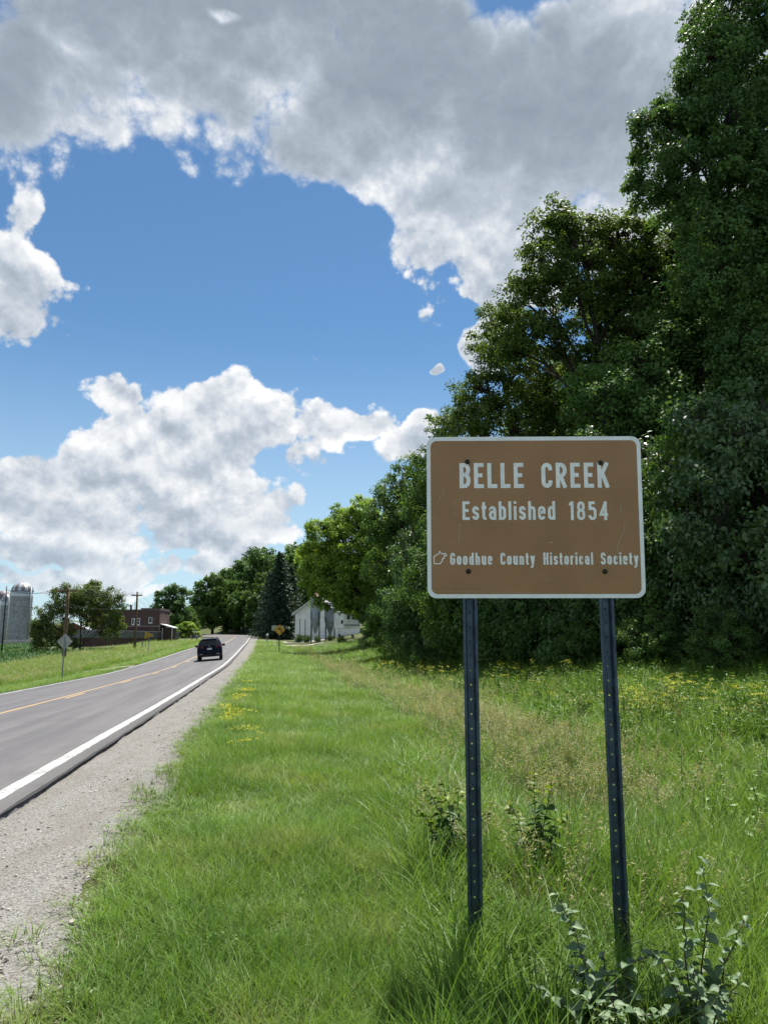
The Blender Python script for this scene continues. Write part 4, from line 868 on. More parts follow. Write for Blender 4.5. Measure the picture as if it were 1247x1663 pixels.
def tree_data(seed, lobes, leaf, W, dens=1.0, trunk_r=.25, per=26, crown_r=1.0, trunk_top=None, lean=(0, 0), flat=.75, clump=.36):
    """lobes: (x, y, z, rx, ry, rz) in metres above the foot"""
    rng = np.random.default_rng(seed); lobes = np.array(lobes, float); C = []; R = []; O = []; LI = []
    for k, (x, y, z, rx, ry, rz) in enumerate(lobes):
        vol = (rx*ry*rz)**(2/3); n = int(max(6, dens*vol*5.2/(clump**2*7)*2.6))
        g = unit(rng.normal(size=(n, 3)))*(rng.uniform(.28, 1.0, (n, 1))**.45)*rng.uniform(.86, 1.14, (n, 1)); c = np.array([x, y, z])+g*np.array([rx, ry, rz])
        C.append(c); R.append(clump*rng.uniform(.65, 1.5, n)*(vol**.5)**.35*crown_r); O.append(unit(g*np.array([1/rx, 1/ry, 1/rz]))); LI += [k]*n
    C = np.concatenate(C); R = np.concatenate(R); O = np.concatenate(O); LI = np.array(LI)
    keep = C[:, 2] > .15; C, R, O, LI = C[keep], R[keep], O[keep], LI[keep]
    lt = rng.uniform(-.16, .16, len(lobes))[LI]; t0 = np.clip(rng.normal(.46, .2, len(C))+lt, 0, 1)
    V, F, T = leaf_cloud(rng, C, R, int(per*LEAFY), leaf, W, O, t0, flat)
    zt = trunk_top or lobes[:, 2].max(); lx, ly = lean
    tz = np.linspace(-.4, zt, 8); kx = np.cumsum(rng.normal(size=8))*.06*trunk_r*4; tp = np.stack([kx-kx[0]+lx*(tz/zt)**2, np.cumsum(rng.normal(size=8))*.05+ly*(tz/zt), tz], 1); tp[:2, :2] *= .3
    paths = [(tp, trunk_r*np.linspace(1.25, .22, 8)**.9)]
    for k, (x, y, z, rx, ry, rz) in enumerate(lobes):
        h0 = max(.12*zt, z-.9*math.hypot(x, y)-.5*rz-.4); a = np.array([np.interp(h0, tz, tp[:, 0]), np.interp(h0, tz, tp[:, 1]), h0]); b = np.array([x, y, z+.2*rz]); q = np.linspace(0, 1, 6)[:, None]
        m = a+(b-a)*q; m[:, 2] += np.sin(q[:, 0]*np.pi)*.12*np.linalg.norm(b-a); m[1:-1] += rng.normal(size=(4, 3))*.12; r0 = trunk_r*.42*min(1, (rx+rz)/3.0+.25)
        paths.append((m, r0*np.linspace(1, .25, 6)))
        idx = np.where(LI == k)[0]; idx = idx[rng.random(len(idx)) < min(1, 34/max(1, len(idx)))]
        for i in idx:
            s0 = m[rng.integers(2, 6)]; e = C[i]; qq = np.linspace(0, 1, 4)[:, None]; w = s0+(e-s0)*qq; w[1:3] += rng.normal(size=(2, 3))*.1; w[1:3, 2] += .08*np.linalg.norm(e-s0); paths.append((w, r0*np.array([.32, .22, .13, .05])+.004))
    TV, TF = tubes_np(paths)
    return (V, F, T), (TV, TF)
def add_tree(name, label, cat, loc, data, leafmat, rz=0, group=None, scale=1.0, cache={}):
    key = id(data)
    if key not in cache:
        (V, F, T), (TV, TF) = data; cr = mesh_np('crown', V, F, {'tint': T}); cr.materials.append(leafmat); tr = mesh_np('trunk', TV, TF); tr.materials.append(M_BARK); tr.polygons.foreach_set('use_smooth', np.ones(len(TF), bool)); cache[key] = (cr, tr, data)
    cr, tr, _ = cache[key]
    t = thing(name, label, cat, loc, rz, group); t.scale = (scale, scale, scale) if not isinstance(scale, tuple) else scale
    c = link('crown', cr, t); b = link('trunk', tr, t)
    if cr.materials[0] is not leafmat: c.material_slots[0].link = 'OBJECT'; c.material_slots[0].material = leafmat
    return t
def rand_lobes(rng, H, W, base, n, jut=.25):
    """an uneven broadleaf crown of n lobes"""
    out = [(0, 0, H*.62, W*.27, W*.27, H*.2), (0, 0, H*(base+.25), W*.26, W*.26, H*.16)]
    for k in range(n):
        t = (k+.5)/n; z = H*(base+(1-base)*(.12+.80*t)); prof = math.sin(math.pi*min(1, .22+.72*t))**.8; a = k*2.4+rng.uniform(-.5, .5); r = W*.5*prof*rng.uniform(.45, .8)
        s = W*rng.uniform(.15, .24)*(1.1-.35*t); out.append((r*math.cos(a), r*math.sin(a), z, s, s, s*rng.uniform(.65, .95)))
    out.append((rng.uniform(-.3, .3), rng.uniform(-.3, .3), H*.92, W*.15, W*.15, H*.08))
    return out
def px_lobes(px, foot, D, specs, depth=1.0):
    """lobes given as pixels of the outline (x, y, half width, half height, depth offset) of a tree whose foot stands at distance D"""
    x0, y0, z0 = spot(px, D, foot); out = []
    for (ux, uy, rx, ry, dd) in specs:
        p = pix(ux, uy, D+dd); k = (D+dd)/pixdir(ux, uy)[1]
        out.append((p[0]-x0, dd, p[2]-z0, rx*k, (rx+ry)/2*k*depth, ry*k))
    return (x0, y0, z0), out
G_WOOD = 'broadleaf trees of the wooded slope behind the brown sign'
# the tall tree at the edge of the wood
loc, lb = px_lobes(1225, 1055, 27, [(1185,30,70,60,0),(1150,95,62,62,-.5),(1225,110,70,80,.5),(1115,165,48,45,.3),(1185,190,75,62,-1),(1075,225,62,45,.2),(1140,275,75,50,-.8),(1230,290,80,80,0),(1060,300,45,34,.5),(1100,335,50,26,.6),(1180,380,85,70,0),(1285,200,90,120,1),(1290,420,90,110,0),(1215,480,80,70,.5),(1160,460,70,55,-1.0),(1225,570,75,75,-1.2),(1190,660,70,60,-1)])
add_tree('tall_tree', 'tallest dark tree of the wood, towering above the right end of the sign', 'tree', loc, tree_data(11, lb, .15, .095, 1.9, .17, 36, trunk_top=lb[0][2], lean=(-.6, 0), clump=.34), LEAF['deep'], group=G_WOOD)
# the spreading tree with bare lower limbs
loc, lb = px_lobes(1010, 1050, 33, [(905,365,45,42,0),(960,390,58,48,.5),(1015,385,50,45,0),(875,430,50,45,-.6),(940,455,70,50,0),(1030,455,62,50,.8),(850,500,52,40,.2),(1000,520,70,48,1.2),(880,545,60,36,-.6),(1090,430,60,60,1),(1085,520,60,50,1),(820,560,45,32,.3),(960,590,60,30,.8)])
add_tree('spreading_tree', 'spreading dark tree with a gap showing its bare limbs above the sign', 'tree', loc, tree_data(12, lb, .16, .10, 1.6, .24, 34, trunk_top=lb[2][2], lean=(-1.0, 0), clump=.36), LEAF['olive'], group=G_WOOD)
# the greener tree filling the middle
loc, lb = px_lobes(1090, 1052, 30, [(1040,600,70,60,0),(1110,560,70,60,.4),(980,650,75,55,-.5),(1080,680,90,60,-.8),(1170,620,80,80,.6),(1010,740,80,55,-.6),(1150,740,90,70,0),(1235,560,70,80,.8),(1240,700,70,90,.5)])
add_tree('bushy_tree', 'full bushy tree rising directly behind the right half of the sign', 'tree', loc, tree_data(13, lb, .15, .095, 1.4, .24, 28), LEAF['fresh'], group=G_WOOD)
loc, lb = px_lobes(860, 1045, 38, [(810,520,38,34,0),(795,570,40,36,.3),(850,600,60,45,-.4),(780,635,50,38,-.2),(900,640,70,50,.5),(835,680,75,50,-.8),(760,690,50,40,.4),(930,700,75,55,0),(860,760,85,55,0)])
add_tree('leaning_tree', 'feathery tree leaning out left above the top of the sign', 'tree', loc, tree_data(14, lb, .17, .09, 1.5, .24, 26, lean=(-1.4, 0), clump=.34), LEAF['olive'], group=G_WOOD)
loc, lb = px_lobes(740, 1045, 46, [(725,690,32,26,0),(740,730,45,40,.5),(700,760,40,38,-.3),(780,760,60,50,.6),(690,820,45,45,0),(760,850,70,60,0),(720,900,60,50,-.8)])
add_tree('dark_tree', 'dark rounded tree peeping out left of the sign top corner', 'tree', loc, tree_data(15, lb, .17, .10, 1.3, .22, 26), LEAF['mid'], group=G_WOOD)
loc, lb = px_lobes(655, 1042, 55, [(665,765,34,30,0),(640,800,36,36,.4),(690,810,40,40,0),(620,850,36,40,-.4),(665,870,50,50,-.6),(630,920,44,48,.3),(680,940,50,50,0),(640,985,46,44,-.6)])
add_tree('dense_tree', 'dense dark tree between the sign and the bright maple', 'tree', loc, tree_data(16, lb, .18, .10, 1.2, .22, 26), LEAF['mid'], group=G_WOOD)
# the bright tree in front of the barn
loc, lb = px_lobes(612, 1040, 76, [(590,830,30,22,0),(560,845,34,26,.6),(525,865,32,26,-.4),(610,860,34,30,.4),(575,885,46,34,-1),(520,905,34,30,0),(505,935,22,26,.3),(550,940,40,32,-.8),(600,920,38,40,0),(530,970,28,20,.2),(548,962,24,18,-1.5),(560,982,22,14,-1.5),(575,980,34,22,0),(612,985,26,40,.4)])
add_tree('maple_tree', 'bright yellow-green tree overhanging the feed bins', 'tree', loc, tree_data(17, lb, .24, .15, 1.2, .30, 26), LEAF['bright'], group=G_WOOD)
# fill behind: the wood goes on up the slope
rng = np.random.default_rng(21)
tmplA = tree_data(31, rand_lobes(rng, 16, 9.5, .22, 15), .21, .125, .8, .26, 24, clump=.42); tmplB = tree_data(32, rand_lobes(rng, 14, 8.5, .18, 13), .20, .12, .85, .24, 24, clump=.40)
wood = [(1290, 38, 1.25), (1130, 41, 1.2), (1215, 47, 1.2), (1000, 46, 1.1), (915, 50, 1.05), (845, 55, 1.05), (780, 60, 1.0), (725, 66, .95), (680, 74, .95), (640, 84, .95), (1360, 31, 1.2), (1085, 36, 1.28), (1160, 34, 1.3), (1075, 55, 1.2), (955, 62, 1.15), (600, 96, .85), (630, 110, .9)]
ORDW = 'first second third fourth fifth sixth seventh eighth ninth tenth'.split()
wlab = ['dark tree deep in the wood, %s of them from the barn end', 'fresh green tree deep in the wood, %s of them from the barn end']
wr = {q: r for par in (0, 1) for r, q in enumerate(sorted([i for i in range(len(wood)) if i % 2 == par], key=lambda i: wood[i][0]))}
for k, (px, D, sc) in enumerate(wood):
    add_tree('wood_tree', wlab[k % 2] % ORDW[wr[k]], 'tree', spot(px, D), (tmplA, tmplB)[k % 2], LEAF[('mid', 'fresh')[k % 2]], rz=k*1.9, group='trees deeper in the wood', scale=sc)
# shrubs along the foot of the wood
rng = np.random.default_rng(5)
def bush_lobes(rng, H, W, n):
    out = [(0, 0, H*.4, W*.36, W*.36, H*.40)]
    for k in range(n):
        a = k*2.4; t = rng.uniform(.15, .92); r = W*.5*rng.uniform(.35, .85)*(1.1-.55*t); s = W*rng.uniform(.14, .22); out.append((r*math.cos(a), r*math.sin(a), H*t, s, s, s*.9))
    return out
bushA = tree_data(41, bush_lobes(rng, 5.2, 5.0, 15), .105, .065, 1.2, .09, 28, clump=.28); bushB = tree_data(42, bush_lobes(rng, 4.2, 4.6, 13), .11, .06, 1.2, .08, 28, clump=.28); bushC = tree_data(43, bush_lobes(rng, 3.2, 4.0, 11), .10, .07, 1.2, .07, 28, clump=.26)
bushes = [(1275,21.5,1.35,0,'blue'),(1205,23,1.05,1,'blue'),(1150,24,1.25,0,'mid'),(1085,25.5,1.1,1,'deep'),(1030,27,1.3,0,'blue'),(970,28.5,1.15,2,'deep'),(925,30,1.3,1,'deep'),(870,32,1.3,0,'mid'),(810,34.5,1.3,1,'deep'),(760,37.5,1.3,0,'mid'),(705,42,1.4,1,'deep'),(692,48,1.4,0,'blue'),(660,55,1.3,1,'mid'),(640,66,1.3,2,'deep'),(624,73,1.15,2,'deep'),(1240,26,1.5,0,'deep'),(1120,28,1.5,1,'mid'),(1000,31,1.5,0,'deep'),(895,35,1.5,0,'deep'),(1180,20.5,.55,2,'mid'),(1070,23,.6,2,'mid'),(940,26.5,.6,2,'mid'),(618,82,.8,2,'mid'),(556,95,.34,2,'mid')]
blab = {'blue': 'bluish-green shrub at the foot of the wood', 'mid': 'mid-green shrub at the foot of the wood', 'deep': 'dark leafy shrub at the foot of the wood'}
ORD = 'first second third fourth fifth sixth seventh eighth ninth tenth eleventh twelfth thirteenth fourteenth fifteenth sixteenth seventeenth eighteenth nineteenth twentieth'.split()
brank = {}
for lm in ('blue', 'mid', 'deep'):
    for r, q in enumerate(sorted([i for i, v in enumerate(bushes) if v[4] == lm], key=lambda i: bushes[i][0])): brank[q] = ORD[r]
for k, (px, D, sc, b, lm) in enumerate(bushes):
    add_tree('shrub', blab[lm]+', '+brank[k]+' of its colour from the camper', 'shrub', spot(px, D), (bushA, bushB, bushC)[b], LEAF[lm], rz=k*2.1, group='shrubs along the foot of the wood', scale=(sc, sc, sc*(1.15 if sc > 1 else 1)))
for px, D, sc in ((486, 127, .45), (499, 125, .4), (515, 117.5, .32), (536, 116.5, .3)):
    add_tree('weed_bush', 'low leafy bush growing against the white barn', 'shrub', spot(px, D), bushC, LEAF['mid'], rz=px, group='bushes against the barn', scale=sc)

# far trees
rng = np.random.default_rng(77)
farA = tree_data(51, rand_lobes(rng, 13, 11, .04, 16), .42, .28, .8, .28, 22, clump=.55); farB = tree_data(52, rand_lobes(rng, 14, 9, .05, 15), .42, .28, .8, .26, 22, clump=.55)
def far_tree(name, label, px, top, foot, D, data, H0, mat, rz=0, group=None, wide=1.0):
    x, y, z = spot(px, D, foot); H = pix(px, top, D)[2]-z; s = H/H0
    return add_tree(name, label, 'tree', (x, y, z), data, mat, rz, group, (s*wide, s*wide, s))
FG = 'trees on the far hillside'
HT = [(345, 930, 236, 0, 'mid'), (368, 924, 246, 1, 'mid'), (388, 908, 252, 0, 'deep'), (408, 890, 262, 1, 'deep'), (428, 888, 240, 0, 'deep'), (395, 945, 232, 1, 'mid'), (478, 882, 215, 0, 'mid'), (500, 878, 190, 1, 'mid'), (520, 900, 175, 0, 'deep'), (338, 962, 300, 1, 'mid'), (425, 930, 225, 1, 'mid'), (540, 890, 160, 1, 'deep'), (560, 900, 150, 0, 'deep')]
hr = {q: r for c_ in ('mid', 'deep') for r, q in enumerate(sorted([i for i in range(len(HT)) if HT[i][4] == c_], key=lambda i: HT[i][0]))}
for k, (px, top, D, b, mt) in enumerate(HT):
    far_tree('hillside_tree', {'mid': 'mid-green tree on the far hillside, %s of its colour from the bend', 'deep': 'dark green tree on the far hillside, %s of its colour from the bend'}[mt] % ORDW[hr[k]], px, top, 1026, D, (farA, farB)[b], 14.2 if b else 13.2, LEAF[mt], k*1.3, FG)
far_tree('roadside_tree', 'rounded dark tree behind the brick building by the bend', 280, 947, 1035, 205, farA, 13.2, LEAF['deep'], .4, None, 1.05)
far_tree('roadside_tree', 'smaller mid-green tree right of the rounded dark tree by the bend', 308, 985, 1035, 215, farB, 14.2, LEAF['mid'], 1.4)
far_tree('roadside_tree', 'low bright green shrubby tree by the gravel lot', 303, 1009, 1034, 198, farA, 13.2, LEAF['bright'], 2.4, None, 2.0)
for k, px in enumerate((-30, 60, 170, 225, 330)): far_tree('distant_tree', 'distant tree on the skyline beyond the fields', px, 1002+6*(k % 3), 1040, 420+15*k, farA, 13.2, LEAF['mid'], k, 'distant skyline trees', 1.9)
# the wide multi-stemmed tree on the left
loc, lb = px_lobes(130, 1056, 100, [(140,965,30,18,0),(110,975,28,20,.6),(170,970,26,18,-.5),(85,995,24,18,.4),(185,985,18,18,0),(135,985,34,18,1),(70,1015,18,16,0),(100,1020,24,16,.5),(75,1040,22,14,-.5),(185,1010,18,16,.6),(150,1005,22,14,1.5),(178,1028,16,12,1.2),(60,1030,10,14,0),(112,1045,22,10,1),(98,955,14,8,0),(155,952,16,8,.4)])
D_ = tree_data(18, lb, .26, .13, 1.7, .13, 26, trunk_top=4.5, clump=.5)
add_tree('spreading_field_tree', 'wide airy multi-stemmed tree at the edge of the crop field', 'tree', loc, D_, LEAF['willow'])
# spruces
def spruce_data(seed, H, W):
    rng = np.random.default_rng(seed); P = []; A = []; paths = [(np.stack([np.zeros(6), np.zeros(6), np.linspace(-.3, H, 6)], 1), .22*np.linspace(1.1, .06, 6))]
    nb = 190
    for k in range(nb):
        t = (k/nb)**1.05; z = H*(.05+.93*t); r = W/2*(1-t)**.85*rng.uniform(.75, 1.15)+.15; a = k*2.399; e = np.array([r*math.cos(a), r*math.sin(a), z-r*.32+rng.uniform(-.1, .1)]); s0 = np.array([0, 0, z]); q = np.linspace(0, 1, 4)[:, None]
        m = s0+(e-s0)*q; m[:, 2] -= np.sin(q[:, 0]*np.pi)*.12*r; paths.append((m, .03*np.linspace(1, .3, 4)))
        n = int(26+70*(1-t)); u = rng.uniform(.12, 1.0, n)[:, None]; c = s0+(e-s0)*u; c[:, 2] -= np.sin(u[:, 0]*np.pi)*.12*r; c += rng.normal(size=(n, 3))*np.array([.16, .16, .09])*(.5+r*.3); P.append(c); A.append(np.tile(unit(e-s0), (n, 1)))
    P = np.concatenate(P); A = unit(np.concatenate(A)+rng.normal(size=P.shape)*.45+np.array([0, 0, -.35])); n = len(P); N = unit(np.array([0, 0, 1.])+rng.normal(size=P.shape)*.4); B = unit(np.cross(N, A)); l = rng.uniform(.3, .62, (n, 1)); w = rng.uniform(.06, .13, (n, 1))
    V = np.stack([P, P+A*l*.4+B*w, P+A*l, P+A*l*.4-B*w], 1).reshape(-1, 3); T = np.repeat(rng.random(n), 4)
    return (V, np.arange(n*4).reshape(-1, 4), T), tubes_np(paths)
sp = spruce_data(61, 15, 9.5)
for px, top, D, lab in ((452, 893, 152, 'tall dark spruce left of the barn, topping the others'), (437, 925, 165, 'shorter spruce crowding the left side of the tall spruce'), (470, 915, 158, 'spruce between the tall spruce and the barn roof'), (462, 908, 176, 'spruce directly behind the tall spruce')):
    x, y, z = spot(px, D, 1030); s = (pix(px, top, D)[2]-z)/15; add_tree('spruce_tree', lab, 'tree', (x, y, z), sp, LEAF['needle'], px, None, s)
# a low far ridge
def ridge():
    n = 160; az = np.linspace(-1.5, 1.5, n); V = []; 
    for k, (r, hh) in enumerate(((900, -6), (980, 16), (1150, 34), (1500, 30))):
        h = hh*(1+.35*np.sin(az*7+1)+.2*np.sin(az*17+k)) if hh > 0 else np.full(n, hh)
        V.append(np.stack([r*np.sin(az), r*np.cos(az), h], 1))
    V = np.stack(V, 1).reshape(-1, 3); i = (np.arange(n-1)[:, None]*4+np.arange(3)[None, :]).ravel(); o = link('hill', mesh_np('hill', V, np.stack([i, i+1, i+5, i+4], 1)), None, material('far_wooded_hill', (.035, .07, .045), .9, var=.3, nscale=.02), True); tag(o, 'low far wooded ridge beyond the fields', 'hill', kind='structure')
ridge()

# ------------------------------------------------------------------ grass, weeds, gravel (uncountable: scattered as stuff)
HID = []
def source(name, me, mat):
    me.materials.append(mat); o = bpy.data.objects.new(name, me); HID.append(o); return o
def scatter(name, label, cat, P, rot, scl, idx, srcs):
    me = bpy.data.meshes.new(name); n = len(P); me.vertices.add(n); me.vertices.foreach_set('co', np.ascontiguousarray(P, np.float32).ravel())
    for nm, a in (('rot', rot), ('scl', scl)): at = me.attributes.new(nm, 'FLOAT_VECTOR', 'POINT'); at.data.foreach_set('vector', np.ascontiguousarray(a, np.float32).ravel())
    at = me.attributes.new('idx', 'INT', 'POINT'); at.data.foreach_set('value', np.ascontiguousarray(idx, np.int32))
    o = link(name, me); tag(o, label, cat, kind='stuff')
    g = bpy.data.node_groups.new(name+'_scatter', 'GeometryNodeTree'); g.interface.new_socket('Geometry', in_out='INPUT', socket_type='NodeSocketGeometry'); g.interface.new_socket('Geometry', in_out='OUTPUT', socket_type='NodeSocketGeometry')
    N = g.nodes; L = g.links; gi = N.new('NodeGroupInput'); go = N.new('NodeGroupOutput'); jn = N.new('GeometryNodeJoinGeometry')
    def attr(nm, dt):
        a = N.new('GeometryNodeInputNamedAttribute'); a.data_type = dt; a.inputs['Name'].default_value = nm; return a.outputs['Attribute']
    ar, as_, ai = attr('rot', 'FLOAT_VECTOR'), attr('scl', 'FLOAT_VECTOR'), attr('idx', 'INT')
    for k, s_ in enumerate(srcs):
        oi = N.new('GeometryNodeObjectInfo'); oi.inputs['Object'].default_value = s_; oi.inputs['As Instance'].default_value = True
        cp_ = N.new('FunctionNodeCompare'); cp_.data_type = 'INT'; cp_.operation = 'EQUAL'
        ins = [i for i in cp_.inputs if i.type == 'INT']; L.new(ai, ins[0]); ins[1].default_value = k
        ip = N.new('GeometryNodeInstanceOnPoints'); L.new(gi.outputs[0], ip.inputs['Points']); L.new(cp_.outputs[0], ip.inputs['Selection']); L.new(oi.outputs['Geometry'], ip.inputs['Instance']); L.new(ar, ip.inputs['Rotation']); L.new(as_, ip.inputs['Scale']); L.new(ip.outputs[0], jn.inputs[0])
    L.new(jn.outputs[0], go.inputs[0]); md = o.modifiers.new('scatter', 'NODES'); md.node_group = g
    return o
def blades(rng, n, r, h0, h1, w, bend, seg=3, lean=.25):
    """a tuft of bent blades; tint = height along the blade"""
    k = seg*2+1; q = np.linspace(0, 1, seg+1); a = rng.uniform(0, 6.283, n); rr = r*np.sqrt(rng.random(n)); h = rng.uniform(h0, h1, n); base = np.stack([rr*np.cos(a), rr*np.sin(a), np.zeros(n)], 1)
    fa = a+rng.normal(size=n)*1.0; d = np.stack([np.cos(fa), np.sin(fa), np.zeros(n)], 1); s = np.stack([-np.sin(fa), np.cos(fa), np.zeros(n)], 1); bd = bend*rng.uniform(.3, 1.5, n); ln = lean*rng.uniform(0, 1, n); tw = rng.normal(size=n)*.7
    V = []; T = []
    for i, t in enumerate(q):
        c = base+d*((ln*t+bd*t*t)*h)[:, None]; c[:, 2] += h*t*(1-.32*np.minimum(bd, 1.2)*t); ww = w*(1-t**1.6)*.5*rng.uniform(.8, 1.2, n); sv = s*np.cos(tw*t)[:, None]+d*np.sin(tw*t)[:, None]
        if i < seg: V += [c-sv*ww[:, None], c+sv*ww[:, None]]; T += [np.full(n, t)]*2
        else: V.append(c); T.append(np.full(n, t))
    V = np.stack(V, 1).reshape(-1, 3); T = np.stack(T, 1).ravel(); F = []
    o = np.arange(n)[:, None]*k
    for i in range(seg):
        a_, b_ = 2*i, 2*i+1
        c_, d_ = (2*i+3, 2*i+2) if i < seg-1 else (2*seg, 2*seg)
        F.append(np.concatenate([o+a_, o+b_, o+c_], 1))
        if i < seg-1: F.append(np.concatenate([o+a_, o+c_, o+d_], 1))
    return V, np.concatenate(F), T
def join(parts):
    V = []; F = []; T = []; o = 0
    for v, f, t in parts: V.append(v); F.append(f+o); T.append(t); o += len(v)
    return np.concatenate(V), np.concatenate(F), np.concatenate(T)
def tris(V, F, T): return V, np.concatenate([F[:, [0, 1, 2]], F[:, [0, 2, 3]]]), T
rng = np.random.default_rng(99)
MG_LAWN = leaf_material('lawn_blade', (.090, .180, .034), (.205, .335, .070), .40, .45, per='obj', patch=.55, base=(.12, .14, .05), straw=(.27, .32, .12))
MG_TALL = leaf_material('tall_blade', (.076, .160, .028), (.182, .305, .056), .42, .42, per='obj', patch=.7, base=(.09, .11, .035), straw=(.17, .24, .06))
MG_DRY = leaf_material('dry_stalk', (.29, .275, .14), (.44, .425, .24), .38, .6, per='obj', patch=.9)
MG_WEED = leaf_material('weed_leaf', (.075, .155, .030), (.165, .275, .055), .36, .45, per='obj', patch=.5)
MG_FLOWER = leaf_material('yellow_umbel', (.42, .42, .04), (.58, .56, .06), .3, .6, per='obj')
MG_CROP = leaf_material('crop_leaf', (.028, .085, .022), (.060, .145, .035), .3, .4, per='obj', patch=.12)
lawn = [source('lawn_tuft', mesh_np('lawn_tuft', *(lambda v, f, t: (v, f, {'tint': t}))(*blades(rng, 30, .075, .06, .21, .0048, .6))), MG_LAWN) for _ in range(4)]
dryt = source('straw_tuft', mesh_np('straw_tuft', *(lambda v, f, t: (v, f, {'tint': t}))(*blades(rng, 12, .06, .05, .16, .003, 1.0))), MG_DRY)
tall = [source('tall_tuft', mesh_np('tall_tuft', *(lambda v, f, t: (v, f, {'tint': t}))(*blades(rng, 20, .075, .25, .60, .0085, .45, 4))), MG_TALL) for _ in range(4)]
def seed_mesh():
    P = [blades(rng, 5, .05, .2, .4, .005, .5)]; n = 6
    for k in range(n):
        a = rng.uniform(0, 6.28); h = rng.uniform(.5, .82); x, y = rng.normal(size=2)*.05; ln = rng.uniform(.05, .3); pts = np.array([[x+math.cos(a)*ln*t*t*h, y+math.sin(a)*ln*t*t*h, h*t] for t in np.linspace(0, 1, 5)])
        tv, tf = tubes_np([(pts, [.0016, .0015, .0013, .001, .0006])], 3); P.append(tris(tv, tf, np.repeat(np.linspace(0, 1, 5), 3)))
        m = 26; u = rng.uniform(.72, 1.0, m); c = np.stack([np.interp(u, np.linspace(0, 1, 5), pts[:, j]) for j in range(3)], 1); v, f, t = leaf_cloud(rng, c, np.full(m, .022), 1, .022, .0055, unit(rng.normal(size=(m, 3))), np.full(m, .7)); P.append(tris(v, f, t))
    v, f, t = join(P); return mesh_np('seed_tuft', v, f, {'tint': t})
seed = [source('seed_tuft', seed_mesh(), MG_DRY) for _ in range(3)]
def weed_mesh(flower):
    P = []; Fl = []
    for k in range(4):
        a = rng.uniform(0, 6.28); h = rng.uniform(.45, .85); x, y = rng.normal(size=2)*.08; pts = np.array([[x+math.cos(a)*.12*t*t, y+math.sin(a)*.12*t*t, h*t] for t in np.linspace(0, 1, 4)]); tv, tf = tubes_np([(pts, [.005, .004, .003, .002])], 3); P.append(tris(tv, tf, np.repeat(np.linspace(.3, .6, 4), 3)))
        m = 12; u = rng.uniform(.12, .9, m); c = np.stack([np.interp(u, np.linspace(0, 1, 4), pts[:, j]) for j in range(3)], 1); v, f, t = leaf_cloud(rng, c, np.full(m, .07), 3, .055, .022, unit(rng.normal(size=(m, 3))), np.full(m, .5), up=.8); P.append(tris(v, f, t))
        if flower:
            c = np.array([pts[-1]+np.array([rng.normal()*.06, rng.normal()*.06, rng.normal()*.03]) for _ in range(3)]); v, f, t = leaf_cloud(rng, c, np.full(3, .042), 14, .014, .011, np.tile([[0, 0, 1.]], (3, 1)), np.full(3, .5), flat=.5, up=1.0); Fl.append(tris(v, f, t))
    v, f, t = join(P); n1 = len(f); mi = np.zeros(n1, int)
    if flower: v2, f2, t2 = join(Fl); f = np.concatenate([f, f2+len(v)]); v = np.concatenate([v, v2]); t = np.concatenate([t, t2]); mi = np.concatenate([mi, np.ones(len(f2), int)])
    return mesh_np('weed', v, f, {'tint': t}, mi)
weeds = []
for k in range(4):
    o = source('weed', weed_mesh(k < 2), MG_WEED); o.data.materials.append(MG_FLOWER); weeds.append(o)
lowfl = source('low_flower', (lambda v, f, t: mesh_np('low_flower', v, f, {'tint': t}))(*tris(*leaf_cloud(rng, rng.normal(size=(14, 3))*np.array([.10, .10, .01])+np.array([0, 0, .17]), np.full(14, .02), 9, .016, .014, np.tile([[0, 0, 1.]], (14, 1)), np.full(14, .6), up=1.5))), MG_FLOWER)
def crop_mesh():
    P = []
    for k in range(5):
        v, f, t = blades(rng, 7, .03, .35, .7, .045, .9, 3); v = v+np.array([rng.normal()*.25, rng.normal()*.1, 0]); P.append((v, f, t))
    v, f, t = join(P); return mesh_np('crop_plant', v, f, {'tint': t})
crop = [source('crop_plant', crop_mesh(), MG_CROP) for _ in range(3)]

def field(n, s0, s1, d0, d1, near, rng, power=1.5):
    """points in road coordinates, thinning with distance; returns x, y, z, s, d and how much each must be widened"""
    s = rng.uniform(s0, s1, n*1); d = rng.uniform(d0, d1, n) if np.isscalar(d0) else d0+(d1-d0)*rng.random(n)
    dist = np.hypot(s, d-5.9); keep = 1/(1+(dist/near)**power); m = rng.random(n) < keep; s, d, keep = s[m], d[m], keep[m]
    th = np.interp(s, S, TH); x = np.interp(s, S, RC[:, 0])+np.cos(th)*d; y = np.interp(s, S, RC[:, 1])+np.sin(th)*d
    m = (y > 1.2) & (np.abs(x) < 2.5+y*.66); s, d, x, y, keep = s[m], d[m], x[m], y[m], keep[m]
    return x, y, land(x, y, False), s, d, keep**-.5
def vnoise(x, y, f, seed):
    r = np.random.default_rng(seed); v = 0
    for k in range(5):
        a = r.uniform(0, 6.28); v = v+np.sin((x*math.cos(a)+y*math.sin(a))*f*r.uniform(.6, 1.7)+r.uniform(0, 6.28))
    return v/2.5
def upright(n, rng, t=.18): return np.stack([rng.normal(size=n)*t, rng.normal(size=n)*t, rng.uniform(0, 6.28, n)], 1)
def mown(s): return np.interp(s, [0, 5.5, 9, 14, 400], [6.55, 6.6, 7.9, 8.8, 8.7])
